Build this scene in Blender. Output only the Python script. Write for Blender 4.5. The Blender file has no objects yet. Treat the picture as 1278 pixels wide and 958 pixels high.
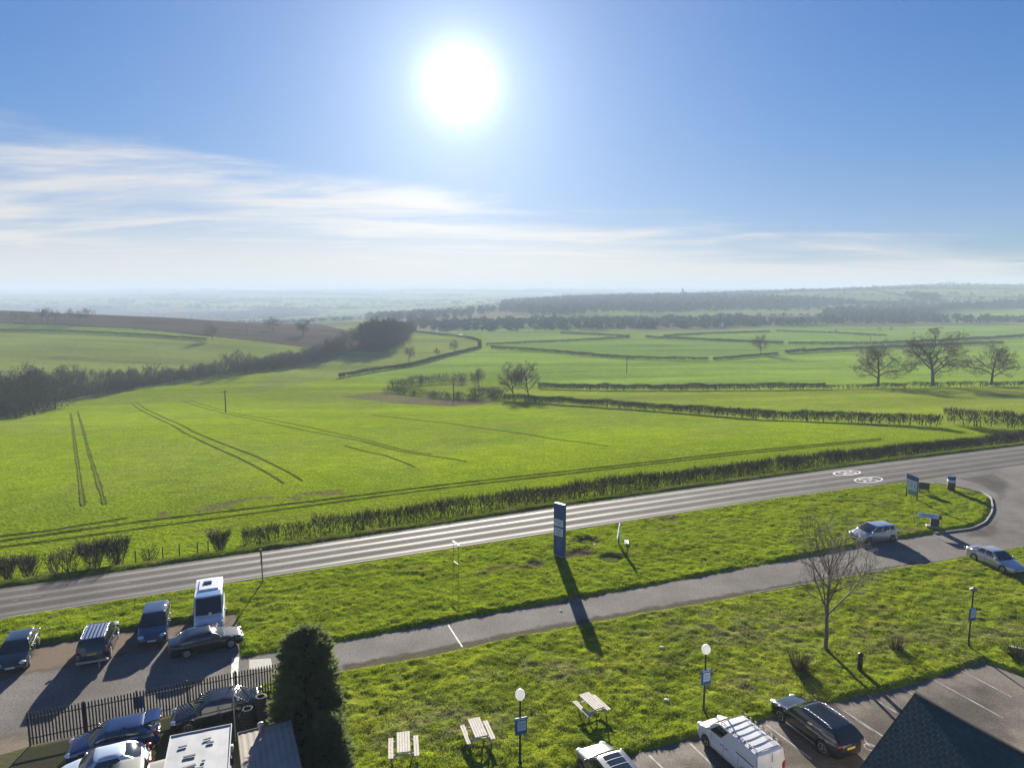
import bpy, math, random
import numpy as np
from mathutils import Vector, Matrix
R = math.radians
rng = np.random.default_rng(7)
random.seed(7)
SC = bpy.context.scene
EXPOSURE=1.72; SKY_STRENGTH=0.05; SKY_DUST=.1; SKY_OZONE=2.0; SKY_SAT=1.30; SKY_HUE=.505; SKY_VAL=.51; SKY_TINT=(.80,1.16,2.12); SKY_SHOULDER=(5.8,6.1,8.2); CLOUD=5.0; AUR=(6.8,1.2,3.0); HAZE=.00035; HAZE_COL=(.50,.61,.76); HAZE_ANI=0.0
COL = SC.collection

# ------------------------------------------------------------------ camera model (24 mm lens, 23 m up)
FPX = 852.0; PITCH = math.atan(117/852); CAMZ = 23.0
CP, SP = math.cos(PITCH), math.sin(PITCH)
SUN_EL, SUN_AZ = R(15.9), R(-4.2)          # azimuth from +Y, negative towards -X

def ray(px, py):
    cx = (px-639)/FPX; s = (py-479)/FPX
    return cx, CP-s*SP, -(SP+s*CP)
def G(px, py, z=0.0):
    dx, dy, dz = ray(px, py); t = (z-CAMZ)/dz
    return Vector((dx*t, dy*t, z))

# ------------------------------------------------------------------ numpy noise
def _hash(ix, iy, seed):
    h = (ix.astype(np.int64)*374761393 + iy.astype(np.int64)*668265263 + seed*974634777) & 0xffffffff
    h = ((h ^ (h >> 13))*1274126177) & 0xffffffff
    h = h ^ (h >> 16)
    return (h & 0xffff)/65535.0
def vnoise(x, y, seed=0):
    x = np.asarray(x, float); y = np.asarray(y, float)
    ix = np.floor(x); iy = np.floor(y); fx = x-ix; fy = y-iy
    fx = fx*fx*(3-2*fx); fy = fy*fy*(3-2*fy)
    a = _hash(ix, iy, seed); b = _hash(ix+1, iy, seed); c = _hash(ix, iy+1, seed); d = _hash(ix+1, iy+1, seed)
    return (a*(1-fx)+b*fx)*(1-fy)+(c*(1-fx)+d*fx)*fy
def fbm(x, y, seed=0, octv=4):
    s = 0; a = 0.5; n = 0
    for k in range(octv):
        s = s+a*vnoise(x*2**k, y*2**k, seed+k*17); n += a; a *= 0.5
    return s/n
def sstep(a, b, x):
    t = np.clip((x-a)/(b-a), 0, 1); return t*t*(3-2*t)

# ------------------------------------------------------------------ terrain
RA = R(22.7); RC, RS = math.cos(RA), math.sin(RA)      # direction of the main road
RX0, RY0 = -36.09, 45.42                               # a point on its near edge
def road_q(x, y):                                      # metres north of the near road edge
    return -RS*(np.asarray(x)-RX0)+RC*(np.asarray(y)-RY0)
def road_s(x, y):
    return RC*(np.asarray(x)-RX0)+RS*(np.asarray(y)-RY0)
def RQ(s, q, z=0.0):                                   # along-road, across-road -> world
    return Vector((RX0+RC*s-RS*q, RY0+RS*s+RC*q, z))
COLS = {
 -600: [(70,0),(100,-3),(150,-8),(200,-13),(245,-14),(320,-10),(400,-4),(500,2),(620,10),(800,0),(1200,-30),(1700,-56),(2300,-58),(2900,-36),(3250,-29),(3600,-40),(4300,-8),(4700,0),(5200,-14),(7000,27),(12000,-30)],
    0: [(70,0),(100,-2.5),(150,-8),(210,-15),(245,-17.5),(320,-15),(400,-10),(500,-5),(620,6),(800,-4),(1200,-34),(1700,-58),(2300,-58),(2900,-36),(3250,-29),(3600,-40),(4300,-8),(4700,-2),(5200,-14),(7000,27),(12000,-30)],
  200: [(75,0),(100,-2.2),(150,-7),(210,-13.5),(296,-18),(360,-16),(450,-10),(540,-5),(620,0),(800,-12),(1200,-38),(1700,-58),(2400,-58),(3050,-34),(3400,-28),(3800,-40),(4400,-6),(4800,1),(5300,-14),(7000,30),(12000,-30)],
  350: [(80,0),(110,-3),(150,-7),(210,-13),(300,-17),(360,-18),(450,-14),(540,-10),(620,-7.5),(800,-16),(1200,-36),(1700,-56),(2500,-58),(3200,-36),(3600,-30),(4000,-38),(4600,-3),(5000,3),(5500,-10),(7000,32),(12000,-30)],
  480: [(80,0),(130,-5),(200,-12),(300,-17),(400,-18),(600,-18),(900,-19),(1300,-28),(1800,-48),(2600,-54),(3300,-34),(3700,-30),(4100,-36),(4700,-4),(5100,2),(5600,-10),(7000,29),(12000,-30)],
  640: [(85,0),(130,-4.5),(200,-11),(300,-16),(400,-17),(600,-17.5),(900,-18),(1200,-18),(1500,-14),(1800,-10.6),(2300,-16),(3500,-25),(5000,2),(7000,29),(12000,-30)],
  750: [(90,0),(130,-3.6),(200,-10),(300,-15.5),(450,-16.5),(700,-17),(1000,-17),(1400,-9),(2000,2),(2600,-4),(3500,-20),(5000,4),(7000,31),(12000,-30)],
  850: [(92,0),(130,-3),(200,-9),(300,-14.5),(450,-16),(700,-17),(1000,-17),(1400,-8),(2000,11),(2600,6),(3500,-10),(5000,4),(7000,33),(12000,-30)],
 1000: [(100,0),(150,-4),(220,-9),(300,-13.5),(420,-15.5),(700,-16.5),(1000,-16),(1400,-5),(2000,25),(2600,18),(3500,0),(5000,8),(7000,32),(12000,-30)],
 1110: [(105,0),(150,-3.5),(220,-8),(290,-12),(420,-15),(700,-16),(900,-17),(1100,-13),(1400,-4),(2200,38),(3000,28),(5000,12),(7000,32),(12000,-30)],
 1278: [(112,0),(150,-2.5),(220,-7),(290,-11),(420,-14),(700,-15.5),(900,-15),(1100,-9),(1400,0),(2200,43),(3000,30),(5000,14),(7000,32),(12000,-30)],
 1800: [(130,0),(170,-2.5),(240,-6),(320,-10),(420,-13),(700,-14),(900,-13),(1100,-6),(1400,4),(2200,44),(3000,30),(5000,14),(7000,32),(12000,-30)],
}
_LY = np.linspace(math.log(40), math.log(12500), 240)
_PX = np.arange(-900, 2200.1, 20.0)
def _table():
    ks = sorted(COLS)
    rows = np.array([np.interp(_LY, [math.log(a) for a, b in COLS[k]], [b for a, b in COLS[k]]) for k in ks])
    T = np.array([np.interp(_PX, ks, rows[:, j]) for j in range(len(_LY))]).T
    for _ in range(3):
        P = np.pad(T, ((2, 2), (0, 0)), 'edge'); T = (P[:-4]+P[1:-3]+P[2:-2]+P[3:-1]+P[4:])/5
    for _ in range(2):
        P = np.pad(T, ((0, 0), (1, 1)), 'edge'); T = (P[:, :-2]+2*P[:, 1:-1]+P[:, 2:])/4
    return T
_T = _table()
def H(x, y):
    x = np.asarray(x, float); y = np.asarray(y, float)
    yy = np.maximum(y, 41.0)
    px = 639+FPX*0.99*x/yy
    a = np.clip((px-_PX[0])/20.0, 0, len(_PX)-1.001); b = np.clip((np.log(yy)-_LY[0])/(_LY[1]-_LY[0]), 0, len(_LY)-1.001)
    i = a.astype(int); j = b.astype(int); fa = a-i; fb = b-j
    z = (_T[i, j]*(1-fa)+_T[i+1, j]*fa)*(1-fb)+(_T[i, j+1]*(1-fa)+_T[i+1, j+1]*fa)*fb
    z = np.minimum(z, 0) * sstep(12, 62, road_q(x, y)) + np.maximum(z, 0)*sstep(200, 400, yy)
    q_ = road_q(x, y)-np.interp(road_s(x, y), [-90, 0, 20, 50, 95, 122, 190], [5.7, 6.1, 6.4, 7.55, 7.7, 6.9, 5.2])
    z = z-1.2*sstep(.9, 4.4, q_)*(1-sstep(20, 120, q_))
    far = sstep(700, 3000, yy)
    z = z + far*(fbm(x/420.0, y/420.0, 5, 4)-0.5)*np.minimum(yy/7000.0, 1)*32
    z = z + sstep(100, 300, yy)*(fbm(x/70.0, y/70.0, 9, 2)-0.5)*1.2
    return z
def h1(x, y): return float(H(np.array([x]), np.array([y]))[0])
def P(px, py, maxd=11500):
    dx, dy, dz = ray(px, py)
    t = np.geomspace(25, maxd, 2600)
    g = CAMZ+dz*t - H(dx*t, dy*t)
    k = np.where(g <= 0)[0]
    if len(k) == 0 or k[0] == 0:
        tt = t[0] if len(k) else maxd
    else:
        k = k[0]; a, b = t[k-1], t[k]; tt = a+(b-a)*g[k-1]/(g[k-1]-g[k])
    return Vector((dx*tt, dy*tt, h1(dx*tt, dy*tt)))
def inpoly(x, y, poly):
    inside = np.zeros(x.shape, bool); n = len(poly)
    for i in range(n):
        x0, y0 = poly[i][0], poly[i][1]; x1, y1 = poly[(i+1) % n][0], poly[(i+1) % n][1]
        if y0 == y1: continue
        c = ((y0 > y) != (y1 > y)) & (x < (x1-x0)*(y-y0)/(y1-y0)+x0)
        inside ^= c
    return inside
def segdist(x, y, poly, closed=True):
    d = np.full(x.shape, 1e9); n = len(poly)
    for i in range(n if closed else n-1):
        x0, y0 = poly[i][0], poly[i][1]; x1, y1 = poly[(i+1) % n][0], poly[(i+1) % n][1]
        ux, uy = x1-x0, y1-y0; L = ux*ux+uy*uy+1e-9
        t = np.clip(((x-x0)*ux+(y-y0)*uy)/L, 0, 1)
        d = np.minimum(d, np.hypot(x-x0-t*ux, y-y0-t*uy))
    return d

# ------------------------------------------------------------------ object helpers
def tag(o, label=None, cat=None, group=None, kind=None):
    if label: o['label'] = label
    if cat: o['category'] = cat
    if group: o['group'] = group
    if kind: o['kind'] = kind
    return o
def empty(name, loc, rz=0.0, label=None, cat=None, group=None):
    o = bpy.data.objects.new(name, None); COL.objects.link(o)
    o.location = loc; o.rotation_euler = (0, 0, rz); o.empty_display_size = 0.2
    return tag(o, label, cat, group)
def link(name, me, mat=None, parent=None, smooth=False):
    if mat is not None and not me.materials: me.materials.append(mat)
    if smooth: me.polygons.foreach_set('use_smooth', [True]*len(me.polygons))
    o = bpy.data.objects.new(name, me); COL.objects.link(o)
    if parent is not None: o.parent = parent
    return o
def copy_tree(o, parent=None):
    c = o.copy(); COL.objects.link(c)
    if parent is not None: c.parent = parent
    for ch in list(o.children): copy_tree(ch, c)
    return c
def np_mesh(name, V, F):
    me = bpy.data.meshes.new(name); V = np.asarray(V, np.float32); F = np.asarray(F, np.int32)
    me.vertices.add(len(V)); me.vertices.foreach_set('co', V.ravel())
    k = F.shape[1]
    me.loops.add(F.size); me.loops.foreach_set('vertex_index', F.ravel())
    me.polygons.add(len(F)); me.polygons.foreach_set('loop_start', np.arange(0, F.size, k, dtype=np.int32))
    me.polygons.foreach_set('loop_total', np.full(len(F), k, np.int32))
    me.update(calc_edges=True)
    return me
class MB:
    def __init__(s): s.v = []; s.f = []
    def add(s, vs, fs):
        b = len(s.v); s.v.extend([tuple(v) for v in vs]); s.f.extend([tuple(i+b for i in f) for f in fs])
    def box(s, c, d, rz=0.0, M=None, bev=0.0):
        hx, hy, hz = d[0]/2, d[1]/2, d[2]/2
        if bev > 0:
            e = min(bev, hx*.9, hy*.9, hz*.9); vs = []; fs = []
            def ring(z, k): return [(sx*(hx-k)+0*sy, sy*(hy-k), z) for sx, sy in ((-1, -1), (1, -1), (1, 1), (-1, 1))]
            for z, k in ((-hz, e), (-hz+e, 0), (hz-e, 0), (hz, e)): vs += ring(z, k)
            for r in range(3):
                for i in range(4): fs.append((r*4+i, r*4+(i+1) % 4, r*4+4+(i+1) % 4, r*4+4+i))
            fs += [(3, 2, 1, 0), (12, 13, 14, 15)]
        else:
            vs = [(sx*hx, sy*hy, sz*hz) for sz in (-1, 1) for sx, sy in ((-1, -1), (1, -1), (1, 1), (-1, 1))]
            fs = [(3, 2, 1, 0), (4, 5, 6, 7), (0, 1, 5, 4), (1, 2, 6, 5), (2, 3, 7, 6), (3, 0, 4, 7)]
        m = M if M is not None else Matrix.Rotation(rz, 4, 'Z')
        s.add([(m @ Vector(v))+Vector(c) for v in vs], fs); return s
    def tube(s, p0, p1, r0, r1=None, n=6, cap=True):
        r1 = r0 if r1 is None else r1
        p0 = Vector(p0); p1 = Vector(p1); d = (p1-p0)
        if d.length < 1e-6: return s
        d.normalize(); a = d.cross(Vector((0, 0, 1)) if abs(d.z) < .9 else Vector((1, 0, 0))).normalized(); b = d.cross(a)
        vs = []
        for p, r in ((p0, r0), (p1, r1)):
            for i in range(n):
                t = 2*math.pi*i/n; vs.append(p+a*(r*math.cos(t))+b*(r*math.sin(t)))
        fs = [(i, (i+1) % n, n+(i+1) % n, n+i) for i in range(n)]
        if cap: fs += [tuple(range(n))[::-1], tuple(range(n, 2*n))]
        s.add(vs, fs); return s
    def path(s, pts, rad, n=6):
        for i in range(len(pts)-1):
            r0 = rad[i] if isinstance(rad, (list, tuple)) else rad; r1 = rad[i+1] if isinstance(rad, (list, tuple)) else rad
            s.tube(pts[i], pts[i+1], r0, r1, n, True)
        return s
    def lathe(s, prof, n=16, axis='Z', c=(0, 0, 0)):
        vs = []; fs = []
        for r, z in prof:
            for i in range(n):
                t = 2*math.pi*i/n
                p = (r*math.cos(t), r*math.sin(t), z) if axis == 'Z' else (r*math.cos(t), z, r*math.sin(t))
                vs.append((p[0]+c[0], p[1]+c[1], p[2]+c[2]))
        for k in range(len(prof)-1):
            for i in range(n): fs.append((k*n+i, k*n+(i+1) % n, (k+1)*n+(i+1) % n, (k+1)*n+i))
        fs += [tuple(range(n))[::-1], tuple(range((len(prof)-1)*n, len(prof)*n))]
        s.add(vs, fs); return s
    def ell(s, c, r, n=12, m=8, M=None):
        vs = []; fs = []
        for j in range(m+1):
            ph = math.pi*j/m
            for i in range(n):
                t = 2*math.pi*i/n; v = Vector((r[0]*math.sin(ph)*math.cos(t), r[1]*math.sin(ph)*math.sin(t), r[2]*math.cos(ph)))
                if M is not None: v = M @ v
                vs.append(v+Vector(c))
        for j in range(m):
            for i in range(n): fs.append((j*n+i, (j+1)*n+i, (j+1)*n+(i+1) % n, j*n+(i+1) % n))
        s.add(vs, fs); return s
    def grid(s, fn, us, vs_):
        V = [fn(u, v) for v in vs_ for u in us]; n = len(us)
        s.add(V, [(j*n+i, j*n+i+1, (j+1)*n+i+1, (j+1)*n+i) for j in range(len(vs_)-1) for i in range(n-1)]); return s
    def mesh(s, name):
        me = bpy.data.meshes.new(name); me.from_pydata(s.v, [], s.f); me.update(); return me
    def build(s, name, mat, parent=None, smooth=False, weld=0.0, recalc=False):
        me = s.mesh(name)
        if weld or recalc:
            import bmesh
            bm = bmesh.new(); bm.from_mesh(me)
            if weld: bmesh.ops.remove_doubles(bm, verts=bm.verts, dist=weld)
            if recalc: bmesh.ops.recalc_face_normals(bm, faces=bm.faces)
            bm.to_mesh(me); bm.free()
        return link(name, me, mat, parent, smooth)

# ------------------------------------------------------------------ materials
def mat(name, col, rough=0.6, metal=0.0, var=0.0, vscale=8.0, bump=0.0, bscale=20.0, coat=0.0, spec=0.5, col2=None, dist=0.02):
    m = bpy.data.materials.new(name); m.use_nodes = True; nt = m.node_tree; b = nt.nodes['Principled BSDF']
    b.inputs['Base Color'].default_value = (*col, 1); b.inputs['Roughness'].default_value = rough; b.inputs['Metallic'].default_value = metal
    b.inputs['Coat Weight'].default_value = coat; b.inputs['Coat Roughness'].default_value = 0.04; b.inputs['Specular IOR Level'].default_value = spec
    if var or bump or col2:
        tc = nt.nodes.new('ShaderNodeTexCoord')
        def noise(sc, det=5):
            n = nt.nodes.new('ShaderNodeTexNoise'); n.inputs['Scale'].default_value = sc; n.inputs['Detail'].default_value = det
            nt.links.new(tc.outputs['Object'], n.inputs['Vector']); return n
        if var or col2:
            n = noise(vscale); mx = nt.nodes.new('ShaderNodeMix'); mx.data_type = 'RGBA'
            c2 = col2 if col2 else tuple(min(1, c*(1+var)) for c in col); c1 = col if col2 else tuple(c*(1-var) for c in col)
            mx.inputs[6].default_value = (*c1, 1); mx.inputs[7].default_value = (*c2, 1)
            rp = nt.nodes.new('ShaderNodeMapRange'); rp.inputs[1].default_value = .3; rp.inputs[2].default_value = .7
            nt.links.new(n.outputs['Fac'], rp.inputs[0]); nt.links.new(rp.outputs[0], mx.inputs[0]); nt.links.new(mx.outputs[2], b.inputs['Base Color'])
        if bump:
            n = noise(bscale); bp = nt.nodes.new('ShaderNodeBump'); bp.inputs['Strength'].default_value = bump; bp.inputs['Distance'].default_value = dist
            nt.links.new(n.outputs['Fac'], bp.inputs['Height']); nt.links.new(bp.outputs[0], b.inputs['Normal'])
    return m
def leafmat(name, c1, c2, trans=0.45, tcol=None):
    m = bpy.data.materials.new(name); m.use_nodes = True; nt = m.node_tree; nt.nodes.remove(nt.nodes['Principled BSDF']); out = nt.nodes['Material Output']
    tc = nt.nodes.new('ShaderNodeTexCoord'); n = nt.nodes.new('ShaderNodeTexNoise'); n.inputs['Scale'].default_value = .45; n.inputs['Detail'].default_value = 6; n.inputs['Roughness'].default_value = .7
    nt.links.new(tc.outputs['Object'], n.inputs['Vector'])
    rp = nt.nodes.new('ShaderNodeMapRange'); rp.inputs[1].default_value = .35; rp.inputs[2].default_value = .65; nt.links.new(n.outputs['Fac'], rp.inputs[0])
    mx = nt.nodes.new('ShaderNodeMix'); mx.data_type = 'RGBA'; mx.inputs[6].default_value = (*c1, 1); mx.inputs[7].default_value = (*c2, 1); nt.links.new(rp.outputs[0], mx.inputs[0])
    d = nt.nodes.new('ShaderNodeBsdfDiffuse'); t = nt.nodes.new('ShaderNodeBsdfTranslucent'); s = nt.nodes.new('ShaderNodeMixShader'); s.inputs[0].default_value = trans
    nt.links.new(mx.outputs[2], d.inputs['Color'])
    if tcol: t.inputs['Color'].default_value = (*tcol, 1)
    else: nt.links.new(mx.outputs[2], t.inputs['Color'])
    nt.links.new(d.outputs[0], s.inputs[1]); nt.links.new(t.outputs[0], s.inputs[2]); nt.links.new(s.outputs[0], out.inputs['Surface'])
    return m
# ------------------------------------------------------------------ camera, sun, sky, air
cam = bpy.data.cameras.new('camera'); cam.lens = 24.0; cam.sensor_width = 36.0; cam.clip_end = 40000; cam.clip_start = 0.5
co = bpy.data.objects.new('camera', cam); COL.objects.link(co); co.location = (0, 0, CAMZ); co.rotation_euler = (math.pi/2-PITCH, 0, 0); SC.camera = co
sd = Vector((math.sin(SUN_AZ)*math.cos(SUN_EL), math.cos(SUN_AZ)*math.cos(SUN_EL), math.sin(SUN_EL)))
sl = bpy.data.lights.new('sun', 'SUN'); sl.energy = 5.0; sl.angle = R(0.53); sl.color = (1.0, 0.93, 0.80)
so = bpy.data.objects.new('sun', sl); COL.objects.link(so); so.rotation_euler = (-sd).to_track_quat('-Z', 'Y').to_euler()
SC.view_settings.view_transform = 'Standard'; SC.view_settings.look = 'None'; SC.view_settings.gamma = 1.0; SC.view_settings.exposure = EXPOSURE
SC.cycles.max_bounces = 6; SC.cycles.diffuse_bounces = 3; SC.cycles.glossy_bounces = 3; SC.cycles.transmission_bounces = 4; SC.cycles.transparent_max_bounces = 8; SC.cycles.volume_bounces = 1
SC.cycles.use_denoising = True; SC.cycles.sample_clamp_indirect = 4.0; SC.cycles.caustics_reflective = False; SC.cycles.caustics_refractive = False

def make_world():
    w = bpy.data.worlds.new('World'); SC.world = w; w.use_nodes = True; nt = w.node_tree; N = nt.nodes; L = nt.links
    bg = N['Background']; bg.inputs['Strength'].default_value = SKY_STRENGTH
    sky = N.new('ShaderNodeTexSky'); sky.sky_type = 'NISHITA'; sky.sun_disc = False; sky.sun_elevation = SUN_EL; sky.sun_rotation = SUN_AZ
    sky.air_density = 1.0; sky.dust_density = SKY_DUST; sky.ozone_density = SKY_OZONE; sky.altitude = 100
    tc = N.new('ShaderNodeTexCoord')
    def math_(op, a, b=None, c=None, clamp=False):
        n = N.new('ShaderNodeMath'); n.operation = op; n.use_clamp = clamp
        for i, v in enumerate((a, b, c)):
            if v is None: continue
            if isinstance(v, (int, float)): n.inputs[i].default_value = v
            else: L.new(v, n.inputs[i])
        return n.outputs[0]
    def mapr(v, a, b, c=0., d=1., smooth=True):
        n = N.new('ShaderNodeMapRange'); n.interpolation_type = 'SMOOTHSTEP' if smooth else 'LINEAR'
        L.new(v, n.inputs[0])
        for i, q in enumerate((a, b, c, d)): n.inputs[i+1].default_value = q
        return n.outputs[0]
    sep = N.new('ShaderNodeSeparateXYZ'); L.new(tc.outputs['Generated'], sep.inputs[0]); X, Y, Z = sep.outputs
    el = math_('MULTIPLY', math_('ARCSINE', Z), 180/math.pi)            # degrees above the horizon
    az = math_('MULTIPLY', math_('ARCTAN2', X, Y), 180/math.pi)
    # cirrus on a plane high above
    zz = math_('MAXIMUM', math_('ADD', Z, 0.055), 0.02)
    cv = N.new('ShaderNodeCombineXYZ'); L.new(math_('DIVIDE', X, zz), cv.inputs[0]); L.new(math_('DIVIDE', Y, zz), cv.inputs[1])
    mp = N.new('ShaderNodeMapping'); mp.inputs['Rotation'].default_value = (0, 0, R(9)); mp.inputs['Scale'].default_value = (0.20, 0.46, 1); L.new(cv.outputs[0], mp.inputs[0])
    def noise(sc, det, dist=0., rough=.6, vec=mp.outputs[0]):
        n = N.new('ShaderNodeTexNoise'); n.inputs['Scale'].default_value = sc; n.inputs['Detail'].default_value = det; n.inputs['Distortion'].default_value = dist; n.inputs['Roughness'].default_value = rough
        L.new(vec, n.inputs['Vector']); return n.outputs['Fac']
    n1 = noise(1.25, 8, 1.1, .62); n2 = noise(3.6, 6, .6, .65)
    # upper rim of the cloud bank sinks from left to right
    rim = math_('SUBTRACT', 7.4, math_('MULTIPLY', az, 0.125))
    dep = math_('SUBTRACT', rim, el)                                     # degrees below the rim
    wob = math_('MULTIPLY', math_('SUBTRACT', n1, .5), 9.0)
    body = mapr(math_('ADD', dep, wob), -0.6, 3.2)
    tex = mapr(math_('ADD', math_('MULTIPLY', n1, .6), math_('MULTIPLY', n2, .4)), .37, .63, .16, 1.)
    low = mapr(el, 1.0, 7.0, 1., 0.)
    cl = math_('MULTIPLY', body, math_('MAXIMUM', tex, math_('MULTIPLY', low, .9)))
    cl = math_('MULTIPLY', cl, 0.90)
    thin = math_('MULTIPLY', mapr(noise(.8, 7, 1.5, .7), .56, .8), mapr(el, 4, 14, .22, .0))
    cl = math_('MAXIMUM', cl, thin)
    mix = N.new('ShaderNodeMix'); mix.data_type = 'RGBA'
    hs = N.new('ShaderNodeHueSaturation'); hs.inputs['Saturation'].default_value = SKY_SAT; hs.inputs['Hue'].default_value = SKY_HUE; hs.inputs['Value'].default_value = SKY_VAL
    L.new(sky.outputs[0], hs.inputs['Color'])
    # soft shoulder so that the glow round the sun keeps its tone
    def vm(op, a, b):
        n = N.new('ShaderNodeVectorMath'); n.operation = op
        for i, v in enumerate((a, b)):
            if isinstance(v, tuple): n.inputs[i].default_value = v
            else: L.new(v, n.inputs[i])
        return n.outputs[0]
    tinted = vm('MULTIPLY', hs.outputs[0], SKY_TINT)
    soft = vm('DIVIDE', tinted, vm('ADD', (1, 1, 1), vm('DIVIDE', tinted, SKY_SHOULDER)))
    L.new(cl, mix.inputs[0]); L.new(soft, mix.inputs[6]); mix.inputs[7].default_value = (*[c*CLOUD for c in (1.0, .960, .915)], 1)
    # aureole round the sun
    dt = N.new('ShaderNodeVectorMath'); dt.operation = 'DOT_PRODUCT'; nv = N.new('ShaderNodeVectorMath'); nv.operation = 'NORMALIZE'
    L.new(tc.outputs['Generated'], nv.inputs[0]); L.new(nv.outputs[0], dt.inputs[0]); dt.inputs[1].default_value = sd
    ang = math_('MULTIPLY', math_('ARCCOSINE', math_('MINIMUM', dt.outputs['Value'], 1.0)), 180/math.pi)
    def lobe(width, amp): return math_('MULTIPLY', math_('EXPONENT', math_('MULTIPLY', math_('POWER', math_('DIVIDE', ang, width), 2.0), -1.0)), amp)
    g = math_('ADD', math_('ADD', lobe(2.4, AUR[0]), lobe(6.5, AUR[1])), math_('MULTIPLY', math_('EXPONENT', math_('MULTIPLY', ang, -1/12.5)), AUR[2]))
    gc = N.new('ShaderNodeMix'); gc.data_type = 'RGBA'; gc.blend_type = 'MULTIPLY'; gc.inputs[0].default_value = 1.0
    cg = N.new('ShaderNodeCombineColor')
    for i in range(3): L.new(g, cg.inputs[i])
    L.new(cg.outputs[0], gc.inputs[6]); gc.inputs[7].default_value = (.90, .99, .98, 1)
    ad = N.new('ShaderNodeMix'); ad.data_type = 'RGBA'; ad.blend_type = 'ADD'; ad.inputs[0].default_value = 1.0
    L.new(mix.outputs[2], ad.inputs[6]); L.new(gc.outputs[2], ad.inputs[7]); L.new(ad.outputs[2], bg.inputs['Color'])
make_world()

def haze_box():
    mb = MB(); mb.box((0, 6000, -7), (36000, 12400, 140)); m = bpy.data.materials.new('haze_air'); m.use_nodes = True; nt = m.node_tree
    nt.nodes.remove(nt.nodes['Principled BSDF']); v = nt.nodes.new('ShaderNodeVolumePrincipled')
    v.inputs['Color'].default_value = (*HAZE_COL, 1); v.inputs['Density'].default_value = HAZE; v.inputs['Anisotropy'].default_value = HAZE_ANI
    nt.links.new(v.outputs[0], nt.nodes['Material Output'].inputs['Volume'])
    return tag(mb.build('haze', m), kind='stuff', label='pale blue haze lying over the far valley and hills', cat='haze')
haze_box()

# ------------------------------------------------------------------ ground cover
PPOLY = lambda pts: [P(*p) for p in pts]
C_FIELD = (.155, .212, .009); C_LAWN = (.085, .110, .020)
def wood_mask(x, y): return sstep(.565, .59, fbm(x/900.0, y/430.0, 91, 3))*(np.asarray(y) > 1150)
def far_cover(x, y):
    """patchwork of farmland beyond the near fields: colour, distance to the field boundary"""
    r = np.random.default_rng(21)
    n = 620; sx = r.uniform(-1.0, 1.0, n); sy = np.exp(r.uniform(math.log(620), math.log(11500), n)); sx = sx*sy*1.05
    pal = np.array([(.085, .13, .03), (.11, .15, .045), (.095, .14, .03), (.10, .085, .06), (.16, .145, .09), (.07, .10, .035), (.12, .15, .05), (.085, .075, .05)])
    ci = r.integers(0, len(pal), n)
    d1 = np.full(x.shape, 1e9); d2 = np.full(x.shape, 1e9); k = np.zeros(x.shape, int)
    sc = 1.0/np.maximum(y, 500)**.75
    for i in range(n):
        d = np.hypot((x-sx[i])*.62, (y-sy[i])*1.0)
        near = d < d1
        d2 = np.where(near, d1, np.minimum(d2, d)); k = np.where(near, i, k); d1 = np.where(near, d, d1)
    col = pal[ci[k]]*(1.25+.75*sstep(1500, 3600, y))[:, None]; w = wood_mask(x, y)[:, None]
    return col*(1-w)+np.array((.040, .042, .030))*w, (d2-d1)
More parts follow.
